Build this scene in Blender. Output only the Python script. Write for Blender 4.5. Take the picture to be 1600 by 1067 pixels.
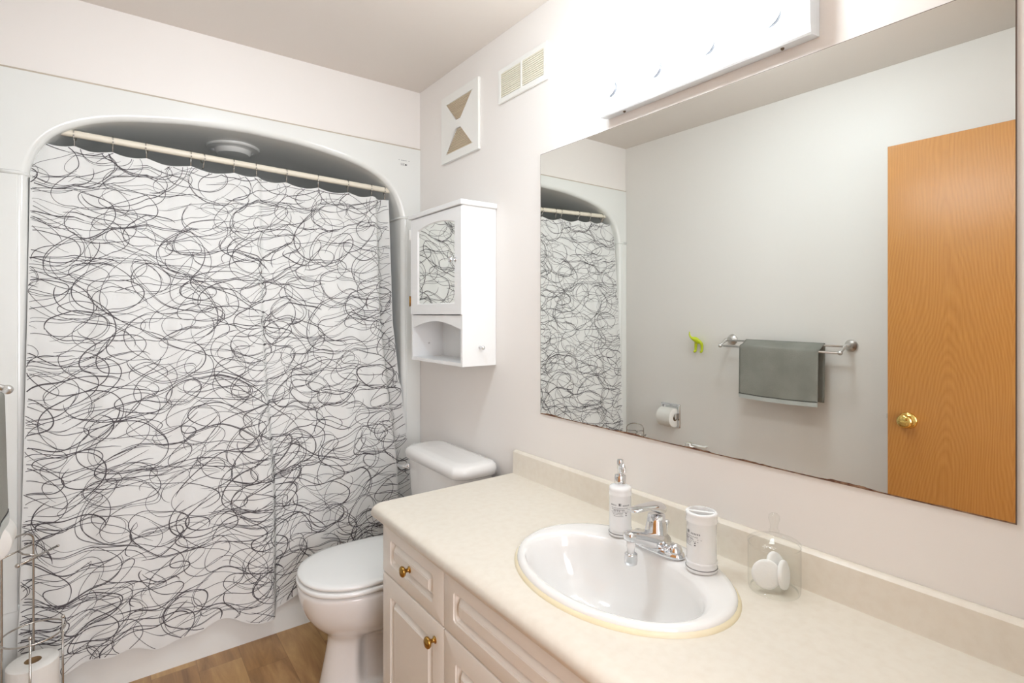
import bpy, bmesh, math, random
from mathutils import Vector, Matrix, Euler
PI = math.pi
random.seed(7)
S = bpy.context.scene
for o in list(bpy.data.objects): bpy.data.objects.remove(o)

# ------------------------------------------------------------------ camera, world, lights, exposure
cam_d = bpy.data.cameras.new('camera'); cam = bpy.data.objects.new('camera', cam_d)
S.collection.objects.link(cam); S.camera = cam
cam_d.sensor_width = 36.0; cam_d.lens = 36.0 * 835.389 / 1600.0
cam_d.shift_y = -(533.5 - 490.535) / 1600.0
cam_d.clip_start = 0.02
cam.location = (-1.2185, -2.404, 1.3435)
cam.rotation_euler = (PI / 2, 0, -math.radians(36.6531))

w = bpy.data.worlds.new('world'); S.world = w; w.use_nodes = True
w.node_tree.nodes['Background'].inputs[0].default_value = (0.9, 0.95, 1.0, 1)
w.node_tree.nodes['Background'].inputs[1].default_value = 1.0
S.view_settings.view_transform = 'Standard'; S.view_settings.look = 'None'
S.view_settings.gamma = 1.0; S.view_settings.exposure = 0.23
S.view_settings.use_curve_mapping = False
BULB = 33.0          # radiance of the globe bulbs
FILL_HALL = 41.0
FILL_CEIL = 34.0         # radiance of the added ceiling fill lamp            # watts of the added fill light in the hallway

def area_light(name, loc, rot, sx, sy, power, col):
    l = bpy.data.lights.new(name, 'AREA'); l.shape = 'RECTANGLE'; l.size = sx; l.size_y = sy
    l.energy = power; l.color = col
    o = bpy.data.objects.new(name, l); S.collection.objects.link(o)
    o.location = loc; o.rotation_euler = rot; return o
# added fill light, set in a made-up hallway window behind the camera
area_light('hall_fill_light', (-0.95, -3.72, 1.45), (PI / 2, 0, 0), 1.3, 1.5, FILL_HALL, (0.98, 0.96, 1.02))

# ------------------------------------------------------------------ materials
def lin(c):
    return tuple(((v / 255.0) / 12.92 if v / 255.0 <= 0.04045 else ((v / 255.0 + 0.055) / 1.055) ** 2.4) for v in c)
def mat(name, col, rough=0.5, metal=0.0, spec=0.5, coat=0.0, noise=None, bump=None, emit=None, trans=0.0):
    m = bpy.data.materials.new(name); m.use_nodes = True
    nt = m.node_tree; b = nt.nodes['Principled BSDF']
    c = lin(col)
    b.inputs['Base Color'].default_value = (*c, 1)
    b.inputs['Roughness'].default_value = rough
    b.inputs['Metallic'].default_value = metal
    b.inputs['Specular IOR Level'].default_value = spec
    b.inputs['Coat Weight'].default_value = coat
    b.inputs['Transmission Weight'].default_value = trans
    if emit:
        b.inputs['Emission Color'].default_value = (*emit[0], 1); b.inputs['Emission Strength'].default_value = emit[1]
    if noise or bump:
        tc = nt.nodes.new('ShaderNodeTexCoord')
    if noise:                       # (scale, second colour, low, high)
        n = nt.nodes.new('ShaderNodeTexNoise'); n.inputs['Scale'].default_value = noise[0]; n.inputs['Detail'].default_value = 5
        nt.links.new(tc.outputs['Object'], n.inputs['Vector'])
        r = nt.nodes.new('ShaderNodeValToRGB')
        r.color_ramp.elements[0].position = noise[2]; r.color_ramp.elements[1].position = noise[3]
        r.color_ramp.elements[0].color = (*c, 1); r.color_ramp.elements[1].color = (*lin(noise[1]), 1)
        nt.links.new(n.outputs['Fac'], r.inputs['Fac']); nt.links.new(r.outputs['Color'], b.inputs['Base Color'])
    if bump:                        # (scale, strength, distance)
        n = nt.nodes.new('ShaderNodeTexNoise'); n.inputs['Scale'].default_value = bump[0]; n.inputs['Detail'].default_value = 3
        nt.links.new(tc.outputs['Object'], n.inputs['Vector'])
        k = nt.nodes.new('ShaderNodeBump'); k.inputs['Strength'].default_value = bump[1]; k.inputs['Distance'].default_value = bump[2]
        nt.links.new(n.outputs['Fac'], k.inputs['Height']); nt.links.new(k.outputs['Normal'], b.inputs['Normal'])
    return m

M = {}
M['wall'] = mat('wall_paint', (244, 239, 234), 0.45, bump=(260, 0.05, 0.001))
M['ceiling'] = mat('ceiling_paint', (233, 225, 217), 0.8, bump=(120, 0.15, 0.002))
M['surround'] = mat('white_fibreglass', (239, 240, 236), 0.12, coat=0.3)
M['caulk_line'] = mat('aged_caulk', (196, 184, 166), 0.7)
M['porcelain'] = mat('white_porcelain', (243, 241, 238), 0.08, coat=0.5)
M['seat'] = mat('white_seat_plastic', (243, 243, 240), 0.16, coat=0.2)
M['cloth'] = mat('curtain_cloth', (232, 232, 229), 0.85, spec=0.2)
M['ink'] = mat('curtain_ink', (92, 88, 90), 0.85, spec=0.1)
M['chrome'] = mat('chrome', (225, 226, 228), 0.07, metal=1.0)
M['nickel'] = mat('brushed_nickel', (218, 216, 213), 0.34, metal=1.0)
M['wire'] = mat('dull_chrome_wire', (196, 192, 186), 0.18, metal=1.0)
M['brass'] = mat('aged_brass', (176, 138, 72), 0.22, metal=1.0)
M['brass_bright'] = mat('polished_brass', (232, 200, 120), 0.12, metal=1.0)
M['counter'] = mat('cream_laminate', (233, 225, 211), 0.36, noise=(48, (227, 217, 201), 0.40, 0.85), coat=0.1)
M['cabinet'] = mat('cream_thermofoil', (240, 236, 228), 0.25)
M['cabinet_in'] = mat('cabinet_shadow_box', (205, 196, 182), 0.6)
M['white_wood'] = mat('white_painted_wood', (246, 246, 245), 0.3)
M['white_plastic'] = mat('white_plastic', (244, 243, 238), 0.35)
M['cream_plastic'] = mat('cream_plastic', (236, 231, 212), 0.45)
M['tan_mesh'] = mat('tan_filter_mesh', (214, 196, 170), 0.8)
M['rod'] = mat('ivory_rod', (238, 230, 212), 0.35)
M['mirror'] = mat('mirror_glass', (232, 234, 230), 0.0, metal=1.0)
M['mirror_edge'] = mat('mirror_edge', (110, 92, 80), 0.4)
M['mirror_rust'] = mat('worn_silvering', (98, 62, 44), 0.8, noise=(70, (150, 118, 92), 0.4, 0.65))
M['bulb'] = mat('glowing_bulb', (255, 255, 255), 0.3, emit=((0.93, 0.98, 1.0), BULB))
M['fill_glass'] = mat('fill_lamp_glow', (255, 255, 255), 0.3, emit=((0.86, 1.02, 1.14), FILL_CEIL))  # glow of the added ceiling fill lamp
M['fixture'] = mat('white_enamel', (236, 240, 244), 0.3)
M['collar'] = mat('dark_socket', (52, 52, 56), 0.3)
M['screw'] = mat('dark_screw', (110, 96, 80), 0.5, metal=0.5)
M['paper'] = mat('toilet_tissue', (243, 240, 234), 0.95, spec=0.1, bump=(90, 0.3, 0.003))
M['card'] = mat('cardboard_core', (140, 112, 78), 0.9)
M['towel'] = mat('grey_terry', (156, 155, 147), 0.95, spec=0.1, noise=(7, (142, 141, 133), 0.35, 0.7), bump=(420, 0.8, 0.004))
M['towel_hem'] = mat('light_grey_hem', (190, 192, 187), 0.9, bump=(300, 0.5, 0.002))
M['towel_line'] = mat('dark_hem_line', (62, 62, 60), 0.9)
M['green'] = mat('lime_plastic', (206, 222, 40), 0.35)
M['ceramic'] = mat('white_ceramic', (243, 243, 242), 0.12, coat=0.4)
M['mark'] = mat('grey_print', (128, 128, 130), 0.6)
M['mark_dark'] = mat('black_print', (52, 50, 52), 0.5)
M['caulk'] = mat('yellowed_caulk', (234, 221, 186), 0.6, noise=(9, (240, 231, 210), 0.4, 0.7))
M['cotton'] = mat('cotton', (248, 248, 246), 1.0, spec=0.05, bump=(200, 0.4, 0.002))
M['clear'] = mat('pale_clear_plastic', (226, 222, 196), 0.2)
M['dark'] = mat('dark_gap', (60, 54, 48), 0.8)

def glass_mat():
    m = bpy.data.materials.new('thin_clear_glass'); m.use_nodes = True; nt = m.node_tree
    nt.nodes.remove(nt.nodes['Principled BSDF']); out = nt.nodes['Material Output']
    t = nt.nodes.new('ShaderNodeBsdfTransparent'); t.inputs[0].default_value = (0.988, 0.992, 0.984, 1)
    g = nt.nodes.new('ShaderNodeBsdfGlossy'); g.inputs['Roughness'].default_value = 0.02
    lw = nt.nodes.new('ShaderNodeLayerWeight'); lw.inputs['Blend'].default_value = 0.5
    f = nt.nodes.new('ShaderNodeMath'); f.operation = 'POWER'; nt.links.new(lw.outputs['Facing'], f.inputs[0]); f.inputs[1].default_value = 4.0
    f2 = nt.nodes.new('ShaderNodeMath'); f2.operation = 'MULTIPLY_ADD'; nt.links.new(f.outputs[0], f2.inputs[0]); f2.inputs[1].default_value = 0.45; f2.inputs[2].default_value = 0.04; f = f2
    x = nt.nodes.new('ShaderNodeMixShader')
    nt.links.new(f.outputs[0], x.inputs[0]); nt.links.new(t.outputs[0], x.inputs[1]); nt.links.new(g.outputs[0], x.inputs[2])
    nt.links.new(x.outputs[0], out.inputs['Surface']); return m
M['glass'] = glass_mat()

def math_node(nt, op, a, b=None, c=None):
    n = nt.nodes.new('ShaderNodeMath'); n.operation = op
    for i, v in enumerate((a, b, c)):
        if v is None: continue
        if isinstance(v, (int, float)): n.inputs[i].default_value = v
        else: nt.links.new(v, n.inputs[i])
    return n.outputs[0]

def oak_mat():
    m = bpy.data.materials.new('honey_oak_veneer'); m.use_nodes = True; nt = m.node_tree; b = nt.nodes['Principled BSDF']
    tc = nt.nodes.new('ShaderNodeTexCoord'); sp = nt.nodes.new('ShaderNodeSeparateXYZ')
    nt.links.new(tc.outputs['Object'], sp.inputs[0])
    mp = nt.nodes.new('ShaderNodeMapping'); mp.inputs['Scale'].default_value = (1, 1.6, 0.55)
    nt.links.new(tc.outputs['Object'], mp.inputs[0])
    n1 = nt.nodes.new('ShaderNodeTexNoise'); n1.inputs['Scale'].default_value = 2.1; n1.inputs['Detail'].default_value = 1.5
    nt.links.new(mp.outputs[0], n1.inputs['Vector'])
    mp2 = nt.nodes.new('ShaderNodeMapping'); mp2.inputs['Scale'].default_value = (1, 14, 5)
    nt.links.new(tc.outputs['Object'], mp2.inputs[0])
    n2 = nt.nodes.new('ShaderNodeTexNoise'); n2.inputs['Scale'].default_value = 2.0; n2.inputs['Detail'].default_value = 2
    nt.links.new(mp2.outputs[0], n2.inputs['Vector'])
    # cathedral arches: distance from a leaf centre, repeated every 0.42 m
    y = math_node(nt, 'SUBTRACT', sp.outputs['Y'], 0.18)
    yy = math_node(nt, 'PINGPONG', y, 0.19)
    y2 = math_node(nt, 'SQRT', math_node(nt, 'ADD', math_node(nt, 'MULTIPLY', yy, yy), 0.0006))
    v = math_node(nt, 'ADD', math_node(nt, 'MULTIPLY', y2, 1.0), math_node(nt, 'MULTIPLY', sp.outputs['Z'], 0.115))
    v = math_node(nt, 'ADD', v, math_node(nt, 'MULTIPLY', n1.outputs['Fac'], 0.21))
    v = math_node(nt, 'ADD', v, math_node(nt, 'MULTIPLY', n2.outputs['Fac'], 0.012))
    s = math_node(nt, 'FRACT', math_node(nt, 'MULTIPLY', v, 92.0))
    s = math_node(nt, 'POWER', math_node(nt, 'ABSOLUTE', math_node(nt, 'SUBTRACT', s, 0.5)), 0.8)
    mp3 = nt.nodes.new('ShaderNodeMapping'); mp3.inputs['Scale'].default_value = (1, 260, 7)
    nt.links.new(tc.outputs['Object'], mp3.inputs[0])
    n3 = nt.nodes.new('ShaderNodeTexNoise'); n3.inputs['Scale'].default_value = 1.0; n3.inputs['Detail'].default_value = 3
    nt.links.new(mp3.outputs[0], n3.inputs['Vector'])
    k = math_node(nt, 'ADD', math_node(nt, 'MULTIPLY', s, 0.6), math_node(nt, 'MULTIPLY', n3.outputs['Fac'], 0.8))
    r = nt.nodes.new('ShaderNodeValToRGB'); e = r.color_ramp.elements
    e[0].position = 0.2; e[1].position = 0.85
    e[0].color = (*lin((176, 114, 48)), 1); e[1].color = (*lin((198, 138, 68)), 1)
    nt.links.new(k, r.inputs['Fac']); nt.links.new(r.outputs['Color'], b.inputs['Base Color'])
    b.inputs['Roughness'].default_value = 0.32; b.inputs['Coat Weight'].default_value = 0.25; b.inputs['Coat Roughness'].default_value = 0.25
    bp_ = nt.nodes.new('ShaderNodeBump'); bp_.inputs['Strength'].default_value = 0.25; bp_.inputs['Distance'].default_value = 0.001
    nt.links.new(k, bp_.inputs['Height']); nt.links.new(bp_.outputs['Normal'], b.inputs['Normal'])
    return m
M['oak'] = oak_mat()

def plank_mat():
    m = bpy.data.materials.new('oak_vinyl_planks'); m.use_nodes = True; nt = m.node_tree; b = nt.nodes['Principled BSDF']
    tc = nt.nodes.new('ShaderNodeTexCoord')
    sp = nt.nodes.new('ShaderNodeSeparateXYZ'); nt.links.new(tc.outputs['Object'], sp.inputs[0])
    PW, PL = 0.146, 1.22
    fx = math_node(nt, 'DIVIDE', math_node(nt, 'ADD', sp.outputs['X'], 0.672), PW); ix = math_node(nt, 'FLOOR', fx)
    rnd = nt.nodes.new('ShaderNodeTexWhiteNoise'); rnd.noise_dimensions = '1D'; nt.links.new(ix, rnd.inputs['W'])
    fy = math_node(nt, 'ADD', math_node(nt, 'DIVIDE', sp.outputs['Y'], PL), rnd.outputs['Value']); iy = math_node(nt, 'FLOOR', fy)
    cid = nt.nodes.new('ShaderNodeTexWhiteNoise'); cid.noise_dimensions = '2D'
    cv = nt.nodes.new('ShaderNodeCombineXYZ'); nt.links.new(ix, cv.inputs[0]); nt.links.new(iy, cv.inputs[1]); nt.links.new(cv.outputs[0], cid.inputs['Vector'])
    # grain: streaks along y, shifted per plank
    gx = math_node(nt, 'ADD', sp.outputs['X'], math_node(nt, 'MULTIPLY', cid.outputs['Value'], 9.0))
    g = nt.nodes.new('ShaderNodeCombineXYZ'); nt.links.new(math_node(nt, 'MULTIPLY', gx, 16.0), g.inputs[0]); nt.links.new(math_node(nt, 'MULTIPLY', sp.outputs['Y'], 2.2), g.inputs[1])
    n = nt.nodes.new('ShaderNodeTexNoise'); n.inputs['Scale'].default_value = 1.0; n.inputs['Detail'].default_value = 6; n.inputs['Roughness'].default_value = 0.62; n.inputs['Distortion'].default_value = 0.6
    nt.links.new(g.outputs[0], n.inputs['Vector'])
    k = math_node(nt, 'ADD', math_node(nt, 'MULTIPLY', n.outputs['Fac'], 0.95), math_node(nt, 'MULTIPLY', cid.outputs['Value'], 0.20))
    r = nt.nodes.new('ShaderNodeValToRGB'); e = r.color_ramp.elements
    e[0].position = 0.28; e[0].color = (*lin((118, 84, 54)), 1); e[1].position = 0.82; e[1].color = (*lin((206, 166, 112)), 1)
    q = e.new(0.55); q.color = (*lin((172, 130, 84)), 1)
    nt.links.new(k, r.inputs['Fac'])
    # dark joints
    ex = math_node(nt, 'ABSOLUTE', math_node(nt, 'SUBTRACT', math_node(nt, 'FRACT', fx), 0.5))
    ey = math_node(nt, 'ABSOLUTE', math_node(nt, 'SUBTRACT', math_node(nt, 'FRACT', fy), 0.5))
    j = math_node(nt, 'MAXIMUM', math_node(nt, 'GREATER_THAN', ex, 0.5 - 0.0009 / PW), math_node(nt, 'GREATER_THAN', ey, 0.5 - 0.0009 / PL))
    mx = nt.nodes.new('ShaderNodeMix'); mx.data_type = 'RGBA'; nt.links.new(math_node(nt, 'MULTIPLY', j, 0.35), mx.inputs['Factor'])
    nt.links.new(r.outputs['Color'], mx.inputs['A']); mx.inputs['B'].default_value = (*lin((80, 56, 36)), 1)
    nt.links.new(mx.outputs['Result'], b.inputs['Base Color'])
    b.inputs['Roughness'].default_value = 0.35
    return m
M['planks'] = plank_mat()

# ------------------------------------------------------------------ mesh helpers
class MB:
    def __init__(s): s.v = []; s.f = []; s.m = []; s.sm = []
    def add(s, vs, fs, mi=0, smooth=False):
        o = len(s.v); s.v += [tuple(p) for p in vs]
        for f in fs: s.f.append(tuple(i + o for i in f)); s.m.append(mi); s.sm.append(smooth)
        return s
    def box(s, x0, x1, y0, y1, z0, z1, mi=0):
        x0, x1 = min(x0, x1), max(x0, x1); y0, y1 = min(y0, y1), max(y0, y1); z0, z1 = min(z0, z1), max(z0, z1)
        v = [(x0, y0, z0), (x1, y0, z0), (x1, y1, z0), (x0, y1, z0), (x0, y0, z1), (x1, y0, z1), (x1, y1, z1), (x0, y1, z1)]
        return s.add(v, [(3, 2, 1, 0), (4, 5, 6, 7), (0, 1, 5, 4), (1, 2, 6, 5), (2, 3, 7, 6), (3, 0, 4, 7)], mi)
    def loft(s, rings, close=True, cap0=True, cap1=True, mi=0, smooth=True):
        n = len(rings[0]); vs = [p for r in rings for p in r]; fs = []
        for a in range(len(rings) - 1):
            for i in range(n if close else n - 1):
                j = (i + 1) % n
                fs.append((a * n + i, a * n + j, (a + 1) * n + j, (a + 1) * n + i))
        if close and cap0: fs.append(tuple(reversed(range(n))))
        if close and cap1: fs.append(tuple(range((len(rings) - 1) * n, len(rings) * n)))
        return s.add(vs, fs, mi, smooth)
    def lathe(s, prof, c=(0, 0, 0), ax='z', n=40, mi=0, smooth=True, cap0=True, cap1=True, sx=1, sy=1):
        rings = []
        for r, h in prof:
            ring = []
            for k in range(n):
                t = 2 * PI * k / n; a, b = r * math.cos(t) * sx, r * math.sin(t) * sy
                if ax == 'z': p = (a, b, h)
                elif ax == 'x': p = (h, a, b)
                else: p = (b, h, a)
                ring.append((p[0] + c[0], p[1] + c[1], p[2] + c[2]))
            rings.append(ring)
        return s.loft(rings, True, cap0, cap1, mi, smooth)
    def tube(s, path, r, n=10, mi=0, closed=False):
        P = [Vector(p) for p in path]; N = len(P); rings = []; up = None
        for i in range(N):
            if closed: t = P[(i + 1) % N] - P[i - 1]
            else: t = P[min(i + 1, N - 1)] - P[max(i - 1, 0)]
            t.normalize()
            if up is None:
                up = Vector((0, 0, 1)) if abs(t.z) < 0.9 else Vector((1, 0, 0))
            a = (up - t * up.dot(t)); a.normalize(); b = t.cross(a); up = a
            rr = r[i] if isinstance(r, (list, tuple)) else r
            rings.append([tuple(P[i] + a * rr * math.cos(2 * PI * k / n) + b * rr * math.sin(2 * PI * k / n)) for k in range(n)])
        if closed:
            rings.append(rings[0]); return s.loft(rings, True, False, False, mi)
        return s.loft(rings, True, True, True, mi)
    def sphere(s, c, r, n=16, mi=0, sz=1.0):
        return s.lathe([(max(1e-5, r * math.sin(PI * k / n)), -r * sz * math.cos(PI * k / n)) for k in range(n + 1)], c, 'z', 2 * n, mi)
    def build(s, name, mats, parent=None, local=False, bevel=None, solid=None, subsurf=0, recalc=True, auto=None):
        me = bpy.data.meshes.new(name); me.from_pydata(s.v, [], s.f)
        for m in (mats if isinstance(mats, (list, tuple)) else [mats]): me.materials.append(M[m])
        for p, mi, sm in zip(me.polygons, s.m, s.sm): p.material_index = mi; p.use_smooth = sm
        if recalc:
            bm = bmesh.new(); bm.from_mesh(me); bmesh.ops.recalc_face_normals(bm, faces=bm.faces); bm.to_mesh(me); bm.free()
        o = bpy.data.objects.new(name, me); S.collection.objects.link(o)
        if parent is not None:
            o.parent = parent
            if not local and parent.parent is None: o.location = -Vector(parent.location)
        if bevel:
            b = o.modifiers.new('bevel', 'BEVEL'); b.width = bevel; b.segments = 3; b.limit_method = 'ANGLE'; b.angle_limit = math.radians(40); b.harden_normals = False
            for p in me.polygons: p.use_smooth = True
            me.set_sharp_from_angle(angle=math.radians(45)) if not bevel else None
            wn = o.modifiers.new('wn', 'WEIGHTED_NORMAL'); wn.keep_sharp = False
        if solid:
            d = o.modifiers.new('solid', 'SOLIDIFY'); d.thickness = solid; d.offset = 0
        if subsurf:
            d = o.modifiers.new('sub', 'SUBSURF'); d.levels = subsurf; d.render_levels = subsurf
        if auto: me.set_sharp_from_angle(angle=math.radians(auto))
        return o

def cut(o, mb):
    """bake a boolean difference into o's mesh; the cutter does not stay in the scene"""
    me = bpy.data.meshes.new('c'); me.from_pydata(mb.v, [], mb.f)
    bm = bmesh.new(); bm.from_mesh(me); bmesh.ops.recalc_face_normals(bm, faces=bm.faces); bm.to_mesh(me); bm.free()
    c = bpy.data.objects.new('c', me); S.collection.objects.link(c)
    if o.parent: c.location = Vector(o.location) + Vector(o.parent.location); c.location = (0, 0, 0)
    b = o.modifiers.new('cut', 'BOOLEAN'); b.operation = 'DIFFERENCE'; b.object = c; b.solver = 'EXACT'
    bpy.context.view_layer.update()
    dg = bpy.context.evaluated_depsgraph_get()
    new = bpy.data.meshes.new_from_object(o.evaluated_get(dg), depsgraph=dg)
    old = o.data; o.modifiers.remove(b); o.data = new; new.name = old.name
    bpy.data.objects.remove(c); bpy.data.meshes.remove(me)
    return o

def tag(o, label=None, cat=None, group=None, kind=None):
    if label: o['label'] = label
    if cat: o['category'] = cat
    if group: o['group'] = group
    if kind: o['kind'] = kind
    return o
def thing(name, loc, label, cat, group=None, kind=None):
    o = bpy.data.objects.new(name, None); S.collection.objects.link(o); o.location = loc
    o.empty_display_size = 0.05
    return tag(o, label, cat, group, kind)
def copy_tree(o, parent=None):
    c = o.copy(); S.collection.objects.link(c)
    if parent is not None: c.parent = parent
    for ch in list(o.children): copy_tree(ch, c)
    return c
def struct(o, label=None):
    o['kind'] = 'structure'
    if label: o['label'] = label
    return o

def rrect(y0, y1, z0, z1, r, n=5):
    pts = []
    for cy, cz, a0 in ((y1 - r, z1 - r, 0), (y0 + r, z1 - r, 90), (y0 + r, z0 + r, 180), (y1 - r, z0 + r, 270)):
        for k in range(n + 1):
            a = math.radians(a0 + 90 * k / n); pts.append((cy + r * math.cos(a), cz + r * math.sin(a)))
    return pts

# ------------------------------------------------------------------ room shell
CH = 2.44; YB = -2.33
def wl(y): return -(1.5212 - 0.0161 * y)      # left wall surface
fl = MB().box(-2.4, 0.9, -3.9, 0.9, -0.05, 0.0).build('floor', 'planks'); struct(fl, 'oak-look vinyl plank floor')
cl = MB().box(-2.4, 0.9, -3.9, 0.9, CH, CH + 0.05).build('ceiling', 'ceiling'); struct(cl, 'flat painted ceiling')
struct(MB().box(0, 0.1, -2.45, 0.9, 0, CH).build('wall_right', 'wall'), 'pale pinkish wall carrying the mirror')
struct(MB().box(-1.66, 0.0, 0.0, 0.1, 2.158, CH).build('wall_back', 'wall'), 'pale wall above the tub surround')
L = MB(); v = [(wl(0), 0.0), (wl(-2.45), -2.45), (-1.70, -2.45), (-1.70, 0.0)]
L.add([(x, y, 0) for x, y in v] + [(x, y, CH) for x, y in v], [(3, 2, 1, 0), (4, 5, 6, 7), (0, 1, 5, 4), (1, 2, 6, 5), (2, 3, 7, 6), (3, 0, 4, 7)])
wall_left = L.build('wall_left', 'wall'); struct(wall_left, 'pale wall with the towel rail, seen in the mirror')
# rear wall with the doorway the camera stands in
F = MB().box(-0.56, 0.0, -2.45, YB, 0, CH).box(wl(YB) , -1.385, -2.45, YB, 0, CH).box(-1.385, -0.56, -2.45, YB, 2.06, CH)
struct(F.build('wall_front', 'wall'), 'wall with the open doorway')
T = MB().box(-0.575, -0.56, -2.46, YB + 0.01, 0, 2.045).box(-1.385, -1.37, -2.46, YB - 0.035, 0, 2.045).box(-1.385, -0.56, -2.46, YB + 0.01, 2.045, 2.06)
T.box(-0.56, -0.50, YB, YB + 0.012, 0.78, 2.12)
struct(T.build('trim_1', 'white_wood'), 'white door jamb')
struct(MB().box(wl(-0.02) , wl(-0.02) + 0.012, -2.28, -0.012, 0, 0.08).build('baseboard_left', 'white_wood'), 'low white baseboard')
# hallway behind the camera
struct(MB().box(-2.4, -2.3, -3.9, -2.45, 0, CH).box(0.8, 0.9, -3.9, -2.45, 0, CH).build('wall_hall_sides', 'wall'))
H = MB().box(-2.3, -1.65, -3.9, -3.8, 0, CH).box(-0.25, 0.8, -3.9, -3.8, 0, CH).box(-1.65, -0.25, -3.9, -3.8, 0, 0.65).box(-1.65, -0.25, -3.9, -3.8, 2.25, CH)
struct(H.build('wall_hall_end', 'wall'))
W1 = MB().box(-1.65, -1.60, -3.86, -3.78, 0.65, 2.25).box(-0.30, -0.25, -3.86, -3.78, 0.65, 2.25).box(-1.65, -0.25, -3.86, -3.78, 0.65, 0.70).box(-1.65, -0.25, -3.86, -3.78, 2.20, 2.25).box(-0.97, -0.93, -3.85, -3.79, 0.7, 2.2)  # unseen frame, made up to house the hallway fill light
struct(W1.build('added_window_1', 'white_wood'), 'added unseen hallway window around the fill light')
struct(MB().box(-2.3, -1.70, -2.46, -2.45, 0, CH).box(0.0, 0.8, -2.46, -2.45, 0, CH).build('wall_hall_near', 'wall'))

# ------------------------------------------------------------------ shower surround
sur = thing('bathtub_surround', (-0.76, 0.0, 0.0), 'white one-piece tub and shower surround with an arched opening', 'bathtub')
def arch_z(d):
    K = [(0, 2.088), (.2, 2.080), (.3, 2.066), (.4, 2.050), (.48, 2.030), (.54, 2.005), (.59, 1.975), (.63, 1.935), (.655, 1.89), (.668, 1.85), (.6765, 1.80)]
    for (a, za), (b, zb) in zip(K, K[1:]):
        if d <= b: return za + (zb - za) * (d - a) / (b - a)
    return K[-1][1]
XC = -0.7755; HW = 0.6765; RIM = 0.38
half = [(HW, RIM), (HW, 0.7), (HW, 1.1), (HW, 1.5), (HW, 1.80)]
# smooth arch from a dense sampling with a little averaging
ds = [HW * math.sin(PI / 2 * k / 30) for k in range(29, -1, -1)]
raw = [(d, arch_z(d)) for d in ds]
for _ in range(3):
    raw = [raw[0]] + [((raw[i - 1][0] + 2 * raw[i][0] + raw[i + 1][0]) / 4, (raw[i - 1][1] + 2 * raw[i][1] + raw[i + 1][1]) / 4) for i in range(1, len(raw) - 1)] + [raw[-1]]
half += raw
right = [(XC + d, z) for d, z in half]; left = [(XC - d, z) for d, z in half[:-1]]
outl = right + left[::-1]                         # open polyline from bottom right over the arch to bottom left
def offset_loop(pts, r):
    res = []
    n = len(pts)
    for i in range(n):
        a = Vector(pts[i - 1]); b = Vector(pts[(i + 1) % n]); t = (b - a).normalized()
        nn = Vector((t.y, -t.x)); res.append((pts[i][0] + nn.x * r, pts[i][1] + nn.y * r))
    return res
R0 = 0.022
big = offset_loop(outl, R0)
sgn = 1 if big[20][0] > outl[20][0] or big[20][1] > outl[20][1] else -1
if sgn < 0: big = offset_loop(outl, -R0)
dirs = [((b[0] - a[0]) / R0, (b[1] - a[1]) / R0) for a, b in zip(outl, big)]
dirs[0] = (1, 0); dirs[-1] = (-1, 0)
YF = -0.006
rings = []
for k in range(7):
    a = PI / 2 * k / 6; e = R0 * (1 - math.sin(a)); yv = YF + R0 * (1 - math.cos(a))
    rings.append([(p[0] + d[0] * e, yv, p[1] + d[1] * e) for p, d in zip(outl, dirs)])
rings.append([(p[0], 0.30, p[1]) for p in outl]); rings.append([(p[0], 0.70, p[1]) for p in outl])
rings.append([(p[0] * 0.97 + XC * 0.03, 0.745, p[1] * 0.99) for p in outl]); 
bm = bmesh.new()
vr = [[bm.verts.new(p) for p in r] for r in rings]
for a, b in zip(vr, vr[1:]):
    for i in range(len(a) - 1):
        f = bm.faces.new((a[i], a[i + 1], b[i + 1], b[i])); f.smooth = True
f = bm.faces.new(vr[-1])
X0, X1, ZT = -1.5205, -0.0006, 2.156
oc = [bm.verts.new((x, YF, z)) for x, z in ((X1, RIM), (X1, ZT), (X0, ZT), (X0, RIM))]
# flange polygons: sides and top fan
n = len(outl); F0 = vr[0]
ir = next(i for i, p in enumerate(outl) if p[1] >= 1.80); il = n - 1 - ir; mid = n // 2
mr = bm.verts.new((X1, YF, 1.80)); ml = bm.verts.new((X0, YF, 1.80)); mt = bm.verts.new((outl[mid][0], YF, ZT))
bm.faces.new([oc[0], mr] + [F0[i] for i in range(ir, -1, -1)])
bm.faces.new([oc[3]] + [F0[i] for i in range(n - 1, il - 1, -1)] + [ml])
tr = list(range(ir, mid + 1))
for a, b in zip(tr, tr[1:]):
    bm.faces.new((oc[1], F0[b], F0[a]))
bm.faces.new((mr, oc[1], F0[ir])); bm.faces.new((oc[1], mt, F0[mid]))
tl = list(range(mid, il + 1))
for a, b in zip(tl, tl[1:]): bm.faces.new((oc[2], F0[b], F0[a]))
bm.faces.new((oc[2], F0[mid], mt)); bm.faces.new((ml, F0[il], oc[2]))
# top skirt
tk = [bm.verts.new((x, 0.0, ZT)) for x in (X1, X0)]
bm.faces.new((oc[1], tk[0], tk[1], oc[2], mt))
bmesh.ops.recalc_face_normals(bm, faces=bm.faces)
me = bpy.data.meshes.new('surround_shell'); bm.to_mesh(me); bm.free(); me.materials.append(M['surround'])
o = bpy.data.objects.new('surround_shell', me); S.collection.objects.link(o); o.parent = sur; o.location = -Vector(sur.location)
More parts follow.
